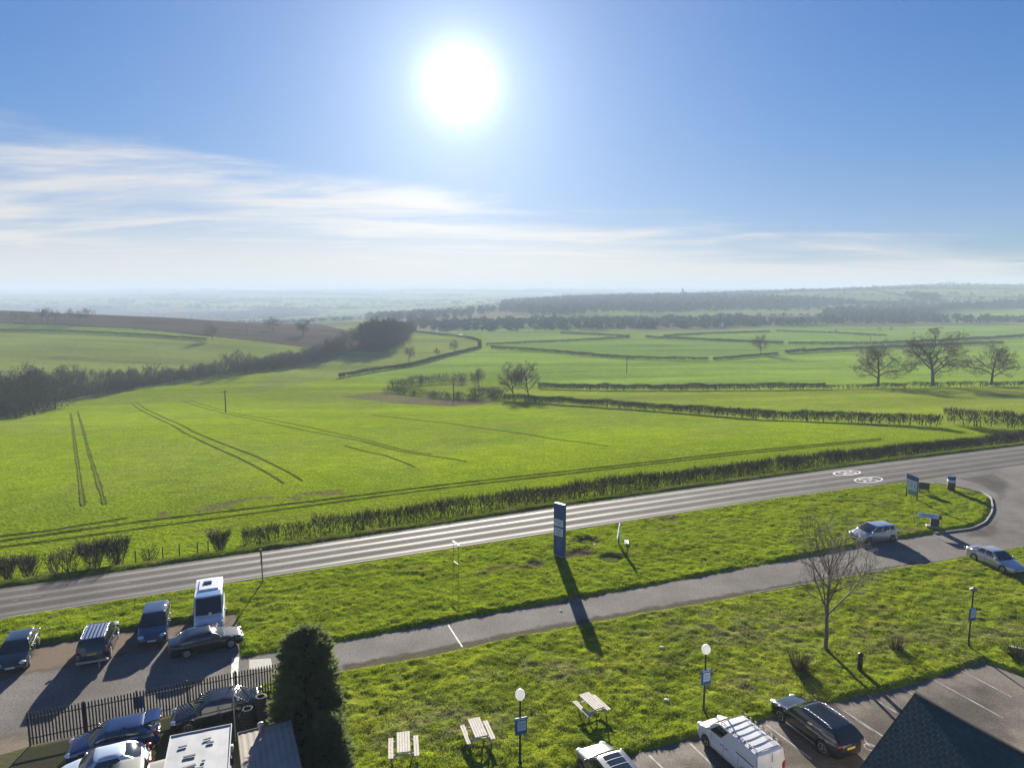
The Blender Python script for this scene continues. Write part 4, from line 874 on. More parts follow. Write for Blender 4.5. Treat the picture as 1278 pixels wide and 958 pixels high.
# ------------------------------------------------------------------ signs, lamps and furniture
M_BLUE = mat('sign_blue', (.022, .095, .27), .45, var=.1); M_NAVY = mat('sign_navy', (.018, .062, .20), .45, var=.1); M_SIGNW = mat('sign_white', (.62, .64, .66), .5, var=.08); M_SIGNL = mat('sign_pale_blue', (.42, .54, .66), .5, var=.1)
M_BLACKM = mat('black_metal', (.012, .012, .013), .5); M_POST = mat('grey_post', (.20, .20, .19), .55, .3, var=.2); M_DARKPOST = mat('dark_post', (.05, .052, .05), .6, .2)
M_WOODG = mat('weathered_wood', (.58, .54, .46), .85, var=.25, vscale=6, bump=.4, bscale=14, col2=(.42, .385, .33)); M_WOODD = mat('dark_timber', (.07, .052, .038), .85, var=.3, vscale=4)
def totem():
    a, b = G(704.5, 698), G(694, 694.5); d = (b-a).normalized(); ang = math.atan2(d.y, d.x); w = 1.1; c = a+d*w/2; c.z = lz(c.x, c.y, 'island_lawn')-.05
    t = empty('totem_sign', c, ang, 'tall dark blue totem sign with two pale panels, standing edge-on beside the main road', 'sign')
    MB().box((0, 0, 2.45), (w, .30, 4.56), bev=.03).build('sign_case', M_NAVY, t)
    MB().box((0, 0, 4.745), (w-.03, .27, .03)).build('cap', M_SIGNW, t)
    MB().box((0, 0, .09), (w*.8, .5, .22), bev=.03).build('plinth', mat('plinth_stone', (.30, .29, .27), .85), t)
    for sg in (1, -1):
        y = sg*.155
        MB().box((0, y, 3.62-.55), (w-.12, .02, .62)).build('sign_panel', M_SIGNL, t); MB().box((0, y, 2.25), (w-.16, .02, .72)).build('sign_panel', M_SIGNL, t)
        q = MB()
        for k in range(6): q.box((-.08+.03*(k % 3), y+sg*.004, 1.66-.17*k), (w-.45-.12*(k % 3), .018, .05))
        q.build('small_print', mat('print_blue', (.10, .18, .30), .5), t)
        q = MB()
        for k in range(5): q.box((-.05*(k % 2), y+sg*.014, 2.48-.11*k), (w-.46-.14*(k % 3), .012, .022))
        for k in range(3): q.box((0, y+sg*.014, 3.20-.13*k), (w-.38-.15*k, .012, .03))
        q.build('panel_print', M_NAVY, t)
totem()
def globe_lamp(px, hgt, globe, label, z0=None):
    c = G(*px); c.z = lz(c.x, c.y)-.03; t = empty('street_lamp', c, R(0), label, 'lamp post', 'lamp posts with blue notice boards')
    MB().lathe([(.11, 0), (.11, .04), (.065, .08), (.06, .9), (.05, 1.0), (.042, hgt-.35), (.06, hgt-.33), (.06, hgt-.27), (.10, hgt-.24)], 12).build('post', M_BLACKM, t, True)
    if globe:
        MB().ell((0, 0, hgt+.02), (.24, .24, .29), 20, 14).build('globe', M_OPAL, t, True); MB().lathe([(.10, hgt-.26), (.13, hgt-.22), (.10, hgt-.18)], 12).build('collar', M_BLACKM, t)
    else:
        MB().lathe([(.06, hgt-.27), (.21, hgt-.18), (.23, hgt-.12), (.06, hgt-.02), (.02, hgt+.02)], 14).build('cap', M_POST, t, True); MB().tube((-.22, 0, hgt-.1), (.22, 0, hgt-.1), .02).build('crossbar', M_POST, t)
    bz = hgt*.56; rz = R(18)
    def bx(nm, cc, d, m): M4 = Matrix.Rotation(rz, 4, 'Z'); v = M4 @ Vector(cc); return MB().box((v.x, v.y, v.z), d, rz).build(nm, m, t)
    bx('notice_board', (.02, -.075, bz), (.60, .035, .88), M_BLUE); bx('notice', (.05, -.098, bz+.02), (.42, .008, .50), M_SIGNL)
    bx('notice_header', (.02, -.097, bz+.36), (.46, .008, .07), M_SIGNL); bx('notice_print', (.05, -.104, bz+.12), (.30, .004, .03), M_BLUE); bx('notice_print', (.04, -.104, bz+.02), (.28, .004, .02), M_BLUE); bx('notice_print', (.05, -.104, bz-.08), (.30, .004, .02), M_BLUE)
M_OPAL = bpy.data.materials.new('opal_globe'); M_OPAL.use_nodes = True
def _opal():
    nt = M_OPAL.node_tree; b = nt.nodes['Principled BSDF']; b.inputs['Base Color'].default_value = (.86, .86, .84, 1); b.inputs['Roughness'].default_value = .25; b.inputs['Subsurface Weight'].default_value = .6; b.inputs['Subsurface Radius'].default_value = (.3, .3, .3)
    t = nt.nodes.new('ShaderNodeBsdfTranslucent'); t.inputs['Color'].default_value = (.9, .9, .88, 1); m = nt.nodes.new('ShaderNodeMixShader'); m.inputs[0].default_value = .55; nt.links.new(b.outputs[0], m.inputs[1]); nt.links.new(t.outputs[0], m.inputs[2]); nt.links.new(m.outputs[0], nt.nodes['Material Output'].inputs['Surface'])
_opal()
globe_lamp((878, 889), 3.55, True, 'black lamp post with white globe and blue notice, beside the nose of the white van')
globe_lamp((649, 955), 3.55, True, 'black lamp post with white globe and blue notice, standing among the picnic tables')
globe_lamp((1208, 809), 4.0, False, 'globeless black lamp post with blue notice near the corner of the car park')
def picnic():
    t = empty('picnic_table', (0, 0, 0)); q = MB()
    for k in range(5): q.box((0, (k-2)*.155, .75), (1.85, .14, .04), bev=.006)
    q.build('table_top', M_WOODG, t)
    for sg in (1, -1):
        q = MB()
        for k in range(2): q.box((0, sg*(.66+.155*k), .45), (1.85, .14, .04), bev=.006)
        q.build('bench', M_WOODG, t)
    for sx in (1, -1):
        x = sx*.62
        for sg in (1, -1): MB().tube((x, sg*.28, .73), (x, sg*.72, 0), .045, .045, 4).build('leg', M_WOODG, t)
        MB().box((x, 0, .41), (.05, 1.66, .09)).build('seat_bearer', M_WOODG, t); MB().box((x+.05*sx, 0, .70), (.05, .72, .08)).build('top_bearer', M_WOODG, t)
    return t
pt = picnic(); G_P = 'picnic tables on the front lawn'
for i, (px, yw, lab) in enumerate([((738, 892), -62, 'weathered picnic table standing apart on the grass above the grey high-roofed car'), ((596, 926), -72, 'weathered picnic table left of the globe lamp post, middle one of three'), ((504, 947), -80, 'weathered picnic table nearest the conifer at the lower edge')]):
    o = pt if i == 0 else copy_tree(pt); c = G(*px); o.location = (c.x, c.y, lz(c.x, c.y)-.02); o.scale = (.84, .84, .92); o.rotation_euler = (0, 0, R(yw)); tag(o, lab, 'picnic table', G_P)
# posts and small signs on the island
def two_post():
    a, b = G(566, 708.5), G(572.5, 713.5); z = lz(a.x, a.y, 'island_lawn')-.05; t = empty('twin_post_sign', (a.x, a.y, z), math.atan2(b.y-a.y, b.x-a.x), 'narrow two-post sign frame seen almost edge-on at the near side of the road', 'sign'); w = (b-a).length
    MB().tube((0, 0, 0), (0, 0, 2.1), .018, n=8).build('post', M_DARKPOST, t); MB().tube((w, 0, 0), (w, 0, 2.1), .018, n=8).build('post', M_DARKPOST, t)
    MB().box((w/2, .0, 2.12), (w+.12, .10, .06)).build('top_bar', M_SIGNW, t); MB().box((w/2, 0, .42), (w-.1, .04, .05)).build('lower_bar', M_DARKPOST, t)
two_post()
def post_sign():
    c = G(328, 728); c.z = lz(c.x, c.y, 'island_lawn')-.05; t = empty('road_sign', c, GS+R(90), 'road sign seen edge-on, a grey post at the road edge behind the white camper van', 'sign')
    MB().tube((0, 0, 0), (0, 0, 2.75), .05, n=8).build('post', M_POST, t); MB().lathe([(.40, -.012), (.40, .012)], 24, 'Y', (0, .07, 2.35)).build('sign_face', M_POST, t); MB().box((0, .045, 2.35), (.12, .05, .3)).build('bracket', M_POST, t)
    MB().box((0, .07, 1.72), (.62, .025, .36)).build('plate', M_POST, t)
post_sign()
def tilted():
    c = G(771.5, 680.5); c.z = lz(c.x, c.y, 'island_lawn')-.02; t = empty('roadside_board', c, R(84), 'small white folding board with its prop, seen edge-on in the grass right of the totem', 'sign')
    MB().box((0, 0, 1.08), (1.0, .05, 1.35), M=Matrix.Rotation(R(8), 4, 'X')).build('board', M_SIGNW, t); MB().box((0, .02, 1.78), (.16, .06, .4), M=Matrix.Rotation(R(8), 4, 'X')).build('top_tab', M_DARKPOST, t)
    for sx in (1, -1): MB().tube((.42*sx, 0, 0), (.42*sx, -.05, .6), .035, n=6).build('leg', M_DARKPOST, t); MB().tube((.42*sx, -.9, 0), (.42*sx, -.02, .9), .03, n=6).build('prop', M_SIGNW, t)
    MB().box((0, -.75, .10), (.9, .35, .12)).build('ballast', M_SIGNW, t)
tilted()
def ad_board():
    a = G(1131, 620); b = G(1144, 625.5); z = lz(a.x, a.y, 'island_lawn')-.05; d = b-a; w = d.length; t = empty('advert_board', (a.x, a.y, z), math.atan2(d.y, d.x), 'tall pale blue board with a dark header on posts near the tip of the island', 'sign')
    for x in (.0, w): MB().box((x, 0, 1.25), (.09, .09, 2.5)).build('post', M_DARKPOST, t)
    MB().box((w/2, -.07, 2.38), (w+.1, .05, .55)).build('header', M_NAVY, t)
    for k in range(3): MB().box((w*(k+.5)/3, -.07, 1.55), (w/3-.06, .05, 1.02)).build('panel', M_SIGNL, t)
    MB().box((w*.58, -.07, .72), (w*.75, .05, .5)).build('lower_panel', mat('sign_teal', (.10, .22, .24), .5), t); q = MB()
    for k in range(3):
        for r in range(4): q.box((w*(k+.5)/3, -.10, 1.9-.22*r), (w/3-.25-.05*(r % 2), .01, .06))
    q.build('panel_print', M_NAVY, t)
    c = G(1152.5, 616.5); z = lz(c.x, c.y, 'island_lawn')-.04; t = empty('sign_board', (c.x, c.y, z), R(-30), 'dark square sign board on short legs, just right of the tall pale blue board', 'sign')
    MB().box((0, 0, .80), (1.05, .16, .80), bev=.02).build('board', M_DARKPOST, t)
    for x in (-.42, .42): MB().box((x, 0, .2), (.09, .09, .42)).build('leg', M_WOODD, t)
ad_board()
def entrance_sign():
    c = G(1163, 659.5); z = lz(c.x, c.y, 'island_lawn')-.04; t = empty('entrance_sign', (c.x, c.y, z), R(-24), 'long pale blue board fixed to a dark box on a pale stone base', 'sign')
    MB().box((.1, 0, .10), (1.25, .75, .26), bev=.05).build('stone_base', M_KERB, t); MB().box((.18, 0, .78), (.72, .40, 1.15), bev=.02).build('cabinet', M_DARKPOST, t)
    MB().box((-.42, -.26, 1.22), (1.75, .06, .46)).build('arrow_board', M_SIGNL, t); MB().tube((-1.25, -.20, 0), (-1.25, -.20, 1.5), .035, n=8).build('post', M_POST, t); MB().box((.62, -.30, 1.18), (.16, .05, .40)).build('end_panel', M_BLACKM, t)
    q = MB()
    for k in range(2): q.box((-.45, -.294, 1.31-.18*k), (1.2-.3*k, .008, .06))
    q.build('print', M_NAVY, t)
entrance_sign()
def litter_bin():
    c = G(1186.5, 613.8); z = lz(c.x, c.y, 'island_lawn')-.03; t = empty('litter_bin', (c.x, c.y, z), R(20), 'round brown bin with white band and dark hood at the island tip', 'bin')
    MB().lathe([(.36, 0), (.40, .04), (.40, .95), (.38, .98)], 18).build('drum', mat('brown_drum', (.075, .042, .032), .7, var=.2), t, True); MB().lathe([(.43, .96), (.45, .98), (.45, 1.17), (.42, 1.2)], 18).build('white_band', M_SIGNW, t, True)
    MB().box((0, 0, 1.40), (.66, .5, .42), bev=.05).build('hood', M_NAVY, t); MB().box((0, -.255, 1.42), (.44, .02, .16)).build('slot', M_BLACKM, t)
litter_bin()
# stump of an old post on the lawn
def bollard():
    c = G(1072.5, 838); c.z = lz(c.x, c.y)-.03; t = empty('bollard', c, 0, 'short black bollard on the lawn right of the bare tree', 'bollard')
    MB().lathe([(.16, 0), (.15, .5), (.13, .9), (.17, .93), (.15, 1.04), (.04, 1.1)], 12).build('body', M_BLACKM, t, True); MB().box((0, -.16, .62), (.16, .03, .24)).build('plate', M_DARKPOST, t)
bollard()

# ------------------------------------------------------------------ palisade fence
def fence():
    a, b = G(38, 930.5), G(352, 863); d = b-a; Lf = d.length; ang = math.atan2(d.y, d.x); t = empty('palisade_fence', (a.x, a.y, 0), ang, 'dark steel palisade fence between the gravel standing and the yard', 'fence')
    q = MB(); n = int(Lf/.148)
    for i in range(n+1):
        x = Lf*i/n; h = 1.86+.008*math.sin(i*1.7); q.add([(x-.036, -.03, .06), (x+.036, -.03, .06), (x+.036, -.03, h-.10), (x, -.03, h), (x-.036, -.03, h-.10), (x-.036, -.045, .06), (x, -.06, .06), (x+.036, -.045, .06), (x+.036, -.045, h-.10), (x, -.05, h), (x-.036, -.045, h-.10)], [(0, 1, 2, 3, 4), (7, 6, 5, 10, 9, 8), (0, 4, 10, 5), (1, 7, 8, 2), (2, 8, 9, 3), (3, 9, 10, 4), (0, 5, 6, 7, 1)])
    q.build('pale_row', M_FENCE, t)
    for z in (.42, 1.48): MB().box((Lf/2, 0, z), (Lf, .045, .055)).build('rail', M_FENCE, t)
    for i in range(6): MB().box((Lf*i/5, .05, .92), (.09, .06, 1.84)).build('post', M_FENCE, t)
    x = Lf*.405; o = empty('notice_plate', RQ(0, 0), 0); p = a+d.normalized()*x; o.location = (p.x, p.y, 0); o.rotation_euler = (0, 0, ang); tag(o, 'blue and white notice plate wired to the palisade fence', 'sign')
    MB().box((0, .045, 1.12), (.50, .02, .66)).build('plate', mat('notice_blue', (.06, .20, .42), .5), o); MB().box((0, .058, .93), (.44, .01, .2)).build('white_strip', M_SIGNW, o)
M_FENCE = mat('fence_steel', (.022, .026, .024), .6, .3)
fence()

# ------------------------------------------------------------------ yard cabins, pole, tyres
def cabin(name, label, A, B, depth, hgt, m_roof, m_wall, ribs):
    a, b = Vector(A), Vector(B); d = b-a; w = d.length; ang = math.atan2(d.y, d.x); t = empty(name, (a.x, a.y, 0), ang, label, 'cabin')
    MB().box((w/2, -depth/2, hgt/2), (w-.12, depth-.12, hgt-.02)).build('wall', m_wall, t)
    q = MB(); n = int(w/ribs*2); xs = np.linspace(-.04, w+.04, n*2+1); V = []
    for j, x in enumerate(xs):
        z = hgt+.03+(.010 if (j//2) % 2 else 0)*(1 if ribs < .5 else .4)
        V += [(x, .06, z), (x, -depth-.06, z+.05)]
    q.add(V, [(2*i, 2*i+1, 2*i+3, 2*i+2) for i in range(len(xs)-1)]); V2 = [(x, y, z-.03) for x, y, z in V]; q.add(V2, [(2*i, 2*i+2, 2*i+3, 2*i+1) for i in range(len(xs)-1)]); q.build('roof', m_roof, t)
    q = MB(); q.box((w/2, .075, hgt+.02), (w+.14, .03, .12)); q.box((-.055, -depth/2, hgt+.045), (.03, depth+.12, .12)); q.box((w+.055, -depth/2, hgt+.045), (.03, depth+.12, .12)); q.build('trim', m_wall, t)
    return t, w
M_CABW = mat('cabin_wall', (.46, .47, .47), .6, var=.12); M_ROOF1 = mat('pale_steel_roof', (.36, .37, .385), .6, .0, var=.3, vscale=1.6, col2=(.27, .28, .30)); M_ROOF2 = mat('weathered_shed_roof', (.36, .31, .25), .8, var=.3, vscale=1.1, bump=.3, bscale=5, col2=(.25, .215, .175)); M_SHEDW = mat('shed_wall', (.12, .10, .08), .8, var=.2)
A1 = G(214.5, 920, 2.62); B1 = G(287.4, 905.4, 2.62); t, w = cabin('portable_cabin', 'pale grey flat-roofed portable cabin beside the black saloon in the yard', A1, B1, 6.0, 2.6, M_ROOF1, M_CABW, .9)
q = MB()
for x, y, sx, sy, r in ((.55, -.95, .36, .10, .1), (1.55, -.75, .34, .09, .2), (1.7, -1.05, .3, .12, .0), (.9, -1.75, .5, .14, .05), (.95, -2.5, .55, .16, .2), (1.35, -2.75, .4, .12, -.1), (1.5, -2.3, .16, .1, 0)): q.box((x, y, 2.685+y*-.008), (sx, sy, .05), r, bev=.02)
q.build('roof_patch', mat('roof_patch_dark', (.13, .135, .15), .8), t); MB().box((w+.10, -1.3, 2.35), (.14, .2, .3), bev=.03).build('junction_box', M_CABW, t); MB().box((w+.10, -1.75, 2.05), (.14, .26, .36), bev=.03).build('junction_box', M_BLACKM, t)
A2 = G(298.5, 916, 2.4); B2 = G(361.7, 900, 2.4); t, w2 = cabin('garden_shed', 'brown corrugated-roofed shed between the portable cabin and the conifer', A2, B2, 6.0, 2.38, M_ROOF2, M_SHEDW, .26)
MB().lathe([(.10, 2.35), (.10, 2.72), (.15, 2.74), (.15, 2.84), (.02, 2.9)], 12, c=(.95, -.25, 0)).build('flue', mat('flue_metal', (.42, .40, .37), .5, .3), t, True)
def pole():
    c = G(291, 918, 0)+Vector((.3, -.4, 0)); t = empty('service_pole', c, 0, 'slim grey service pole with a bracket in the gap between cabin and shed', 'pole')
    MB().tube((0, 0, 0), (0, 0, 2.9), .04, .035, 8).build('post', M_POST, t); MB().tube((0, 0, 2.85), (.28, -.10, 2.45), .045, n=6).build('arm', M_CABW, t); MB().ell((.30, -.11, 2.42), (.07, .07, .10), 10, 8).build('lamp_head', M_CABW, t, True)
pole()
def tyres():
    g = 'used tyres stacked by the shed'
    base = MB().lathe([(.19, 0), (.22, .0), (.31, .02), (.335, .07), (.335, .13), (.31, .18), (.22, .20), (.19, .20), (.185, .10)], 22); me = base.mesh('tyre'); me.materials.append(M_TYRE)
    me.polygons.foreach_set('use_smooth', [True]*len(me.polygons))
    for si, (px, n) in enumerate([((327, 899), 7), ((309, 906), 5)]):
        c = G(*px)
        for k in range(n):
            o = bpy.data.objects.new('tyre', me); COL.objects.link(o); o.location = (c.x+.03*math.sin(k*2.1), c.y+.03*math.cos(k*1.3), .01+.202*k); o.rotation_euler = (0, 0, k)
            pos = 'topmost' if k == n-1 else 'bottom' if k == 0 else None
            st_ = 'taller stack nearest the conifer' if si == 0 else 'lower stack beside the cabin'
            tag(o, f'black tyre, {pos} of the {st_}' if pos else f'black tyre in the middle of the {st_}', 'tyre', g)
tyres()
# ------------------------------------------------------------------ gabled building at the lower right
def building():
    M_SLATE = bpy.data.materials.new('blue_grey_slate'); M_SLATE.use_nodes = True; nt = M_SLATE.node_tree; b = nt.nodes['Principled BSDF']; b.inputs['Roughness'].default_value = .75; b.inputs['Specular IOR Level'].default_value = .25
    tc = nt.nodes.new('ShaderNodeTexCoord'); br = nt.nodes.new('ShaderNodeTexBrick'); br.inputs['Scale'].default_value = 1.0; br.inputs['Brick Width'].default_value = .30; br.inputs['Row Height'].default_value = .20; br.inputs['Mortar Size'].default_value = .008; br.offset = .5
    br.inputs['Color1'].default_value = (.020, .064, .080, 1); br.inputs['Color2'].default_value = (.030, .082, .098, 1); br.inputs['Mortar'].default_value = (.016, .045, .058, 1); nt.links.new(tc.outputs['UV'], br.inputs['Vector'])
    nz = nt.nodes.new('ShaderNodeTexNoise'); nz.inputs['Scale'].default_value = 1.3; nz.inputs['Detail'].default_value = 6; nt.links.new(tc.outputs['UV'], nz.inputs['Vector']); mx = nt.nodes.new('ShaderNodeMix'); mx.data_type = 'RGBA'; mx.blend_type = 'MULTIPLY'; mx.inputs[0].default_value = .6
    nt.links.new(br.outputs['Color'], mx.inputs[6]); nt.links.new(nz.outputs['Fac'], mx.inputs[7]); nt.links.new(mx.outputs[2], b.inputs['Base Color']); bp = nt.nodes.new('ShaderNodeBump'); bp.inputs['Distance'].default_value = .008; nt.links.new(br.outputs['Fac'], bp.inputs['Height']); bp.invert = True; nt.links.new(bp.outputs[0], b.inputs['Normal'])
    ap = G(1143, 863, 6.0); t = empty('gabled_building', (ap.x, ap.y, 0), R(-66.4), 'building with a steep dark blue-green slate roof at the lower right corner', 'building'); Lr = 13.0; run = 4.6; rise = 3.85
    for sg in (1, -1):
        q = MB(); a = Vector((0, 0, 6.0)); e = Vector((0, sg*run, 6.0-rise)); th = Vector((0, 0, -.10)); l = Vector((Lr, 0, 0)); V = [a, a+l, e+l, e, a+th, a+l+th, e+l+th, e+th]; q.add(V, [(0, 1, 2, 3), (7, 6, 5, 4), (0, 3, 7, 4), (1, 5, 6, 2), (3, 2, 6, 7)])
        me = q.mesh('roof_slope'); uv = me.uv_layers.new(name='UVMap'); sl = math.hypot(run, rise); uvs = [(0, sl), (Lr, sl), (Lr, 0), (0, 0)]*2
        for lp in me.loops: uv.data[lp.index].uv = uvs[lp.vertex_index]
        link('roof_slope', me, M_SLATE, t)
    q = MB()
    q.tube((.001, 0, 5.985), (Lr, 0, 5.985), .075, .075, 12)
    q.build('ridge', mat('ridge_clay', (.020, .020, .022), .9, spec=.1), t, True)
    MW = mat('render_wall', (.50, .46, .38), .85, var=.12, bump=.2, bscale=25); ww = run-.35; q = MB(); hw_ = 6.0-rise+.22
    V = [(.25, -ww, 0), (Lr-.25, -ww, 0), (Lr-.25, ww, 0), (.25, ww, 0), (.25, -ww, hw_), (Lr-.25, -ww, hw_), (Lr-.25, ww, hw_), (.25, ww, hw_), (.25, 0, 5.75), (Lr-.25, 0, 5.75)]
    q.add(V, [(0, 1, 5, 4), (2, 3, 7, 6), (3, 0, 4, 8, 7), (1, 2, 6, 9, 5)]); q.build('wall', MW, t, recalc=True)
    for sg in (1, -1):
        q = MB(); q.add([(-.02, 0, 5.99), (-.02, sg*run, 5.99-rise), (-.02, sg*run, 5.79-rise), (-.02, 0, 5.79), (.02, 0, 5.89), (.02, sg*run, 5.89-rise), (.02, sg*run, 5.79-rise), (.02, 0, 5.79)], [(0, 1, 2, 3), (7, 6, 5, 4), (0, 4, 5, 1), (3, 2, 6, 7)]); q.build('bargeboard', M_BLACKM, t, recalc=True)
        MB().box((Lr/2, sg*(run+.06), 6.0-rise-.04), (Lr, .12, .10)).build('gutter', M_BLACKM, t)
        for x in (2.5, 6.5, 10.5): f_ = MB().box((x, sg*(ww+.02), 1.25), (1.3, .08, 1.1)).build('window', M_SIGNW, t); MB().box((x, sg*(ww+.045), 1.25), (1.14, .06, .94)).build('pane', M_GLASS, f_)
building()
# ------------------------------------------------------------------ bare winter vegetation
M_BARK = mat('winter_bark', (.070, .056, .042), .9, var=.25, vscale=1.5, spec=.1)
M_TWIG = mat('winter_twigs', (.095, .072, .054), .9, var=.2, vscale=.6, spec=.1)
M_TWIG2 = mat('hedge_twigs', (.066, .052, .038), .9, var=.35, vscale=.9, spec=.1, col2=(.050, .047, .030))
M_BARKN = mat('young_bark', (.115, .105, .085), .85, var=.3, vscale=4, spec=.2)
M_TWIGN = mat('young_twigs', (.16, .14, .11), .8, var=.2, vscale=3, spec=.3)
def prisms(P0, P1, r0, r1):
    """N three-sided twigs in one array"""
    P0 = np.asarray(P0, float); P1 = np.asarray(P1, float); d = P1-P0; d /= np.linalg.norm(d, axis=1, keepdims=True)+1e-9
    ref = np.where(np.abs(d[:, 2:3]) < .9, np.array([[0, 0, 1.]]), np.array([[1., 0, 0]])); a = np.cross(d, ref); a /= np.linalg.norm(a, axis=1, keepdims=True)+1e-9; b = np.cross(d, a)
    r0 = np.broadcast_to(np.asarray(r0, float).reshape(-1, 1), (len(P0), 1)); r1 = np.broadcast_to(np.asarray(r1, float).reshape(-1, 1), (len(P0), 1)); V = np.empty((len(P0), 6, 3))
    for i in range(3):
        t = 2*math.pi*i/3; o = a*math.cos(t)+b*math.sin(t); V[:, i] = P0+o*r0; V[:, 3+i] = P1+o*r1
    base = np.arange(len(P0))[:, None, None]*6; F = np.array([[0, 1, 4, 3], [1, 2, 5, 4], [2, 0, 3, 5]])[None]+base
    return V.reshape(-1, 3), F.reshape(-1, 4)
def bare_tree(seed, Ht, bole, spread, kids, r0, lens, ang, trop, twig, crown_c=.62, crown_v=.42, wob=.2, sweep=0.0, limb=.50):
    """branch skeleton: returns (bole mesh builder, twig arrays)"""
    rd = random.Random(seed); mb = MB(); T0 = []; T1 = []; TR = []
    cz = Ht*crown_c; rv = Ht*crown_v
    def inside(p): return (p.x*p.x+p.y*p.y)/(spread*spread)+((p.z-cz)/rv)**2
    def grow(p, d, L, r, lev):
        n = 5 if lev == 0 else 4 if lev < 3 else 3; pts = [p.copy()]; rs = [r]
        for i in range(n):
            wb = wob*.30 if lev == 0 else wob; d = (d+Vector((rd.gauss(0, wb), rd.gauss(0, wb), rd.gauss(0, wb*.6)+(.12 if lev == 0 else trop)))).normalized()
            q = pts[-1]+d*(L/n)
            if lev > 0 and inside(q) > 1.05: break
            pts.append(q); rs.append(max(r*(1-.62*(i+1)/n), twig*.5))
        if len(pts) < 2: return
        if lev <= 2: mb.path(pts, rs, 8 if lev == 0 else 5)
        else:
            for i in range(len(pts)-1): T0.append(pts[i]); T1.append(pts[i+1]); TR.append((rs[i], rs[i+1]))
        if lev < len(kids):
            k = kids[lev]
            for j in range(k):
                t = (.30+.70*(j+rd.random()*.8)/k) if lev else (bole+(1-bole)*(j+rd.random()*.6)/k)
                x = min(t, .999)*(len(pts)-1); i = int(x); q = pts[i].lerp(pts[i+1], x-i); rr = rs[i]+(rs[i+1]-rs[i])*(x-i); dd = (pts[i+1]-pts[i]).normalized()
                az = j*2.4+rd.random()*1.2; a = R(rd.uniform(*ang)); u = dd.cross(Vector((0, 0, 1)) if abs(dd.z) < .95 else Vector((1, 0, 0))).normalized(); v = dd.cross(u)
                nd = dd*math.cos(a)+(u*math.cos(az)+v*math.sin(az))*math.sin(a)
                grow(q, nd, L*lens*rd.uniform(.7, 1.15)*(1-.25*t) if lev else Ht*limb*rd.uniform(.75, 1.1)*(1.15-.45*t), max(rr*.62, twig), lev+1)
    grow(Vector((0, 0, -.15)), Vector((sweep, 0, 1)).normalized(), Ht*.62, r0, 0)
    return mb, T0, T1, TR
def tree_meshes(name, *a, **k):
    mb, T0, T1, TR = bare_tree(*a, **k); tr = np.array(TR)
    V, F = prisms(np.array([tuple(p) for p in T0]), np.array([tuple(p) for p in T1]), tr[:, 0], tr[:, 1])
    return mb, (V, F)
def proto(seed, *a, one=False, mats=None, **k):
    mb, (V, F) = tree_meshes('t', seed, *a, **k); m1, m2 = mats or (M_BARK, M_TWIG)
    if one:
        b = len(mb.v); me = bpy.data.meshes.new('bare_tree'); me.from_pydata(mb.v+[tuple(v) for v in V], [], mb.f+[tuple(f+b) for f in F.tolist()] if False else mb.f+[tuple(i+b for i in f) for f in F.tolist()]); me.materials.append(m2); me.update(); return me
    me1 = mb.mesh('trunk'); me1.materials.append(m1); me2 = np_mesh('crown', V, F); me2.materials.append(m2); return me1, me2
# spreading oaks, tall hedgerow trees, a young vase-shaped tree
OAK = [proto(s, 19., .30, 13.0, (9, 7, 6, 5, 4), .60, .60, (38, 74), .03, .030, crown_c=.58, crown_v=.46, wob=.22, limb=.62) for s in (3, 11)]
TALL = [proto(s, 14., .25, 7.0, (12, 8, 6, 5), .26, .60, (28, 64), .06, .026, crown_c=.60, crown_v=.46) for s in (5, 8)]
SMALL = [proto(s, 12., .22, w, (9, 6, 5, 4), .22, .60, (26, 60), .08, .034, one=True, crown_c=.58, crown_v=.48) for s, w in ((21, 5.2), (22, 4.2), (23, 6.0), (24, 4.8), (25, 5.6))]
NEAR = proto(77, 8.7, .38, 3.3, (12, 7, 5, 5), .135, .60, (20, 54), .08, .0088, crown_c=.64, crown_v=.40, wob=.12, limb=.50, mats=(M_BARKN, M_TWIGN))
def tree2(ms, p, sc, rz, label, group=None, name='bare_tree'):
    t = empty(name, p, rz, label, 'tree', group); t.scale = (sc, sc, sc)
    for nm, me in zip(('trunk', 'crown'), ms): o = bpy.data.objects.new(nm, me); COL.objects.link(o); o.parent = t
    return t
def tree1(me, p, sc, rz, label, group, sx=1.0):
    o = bpy.data.objects.new('bare_tree', me); COL.objects.link(o); o.location = p; o.scale = (sc*sx, sc*sx, sc); o.rotation_euler = (0, 0, rz); return tag(o, label, 'tree', group)
def tree_px(px, base, top, me, nat, label, group=None, rz=0.0, sx=1.0):
    """a tree standing where its foot is seen, as tall as it looks"""
    p = P(px, base); dz_t = ray(px, top); hgt = CAMZ+dz_t[2]*(p.y/dz_t[1])-p.z; sc = hgt/nat; p.z -= .2
    return tree2(me, p, sc, rz, label, group) if isinstance(me, tuple) else tree1(me, p, sc, rz, label, group, sx)
c = G(1030, 812); c.z = lz(c.x, c.y)-.02
tree2(NEAR, c, 1.0, 2.0, 'young leafless tree with fine upswept twigs on the lawn above the car park')
g = 'three large leafless trees along the field hedge'
tree_px(1096, 482, 428, OAK[1], 19., 'broad leafless oak with a low crown, nearest the dark straight hedge', g, .6)
tree_px(1164, 481, 410, OAK[0], 19., 'tallest leafless oak with a heavy spreading crown, middle of the three large hedge trees', g, 1.9)
tree_px(1237, 480, 429, OAK[1], 19., 'smaller leafless oak standing alone at the right end of the three large hedge trees', g, 3.6)
g = 'leafless trees standing in the field hedges'
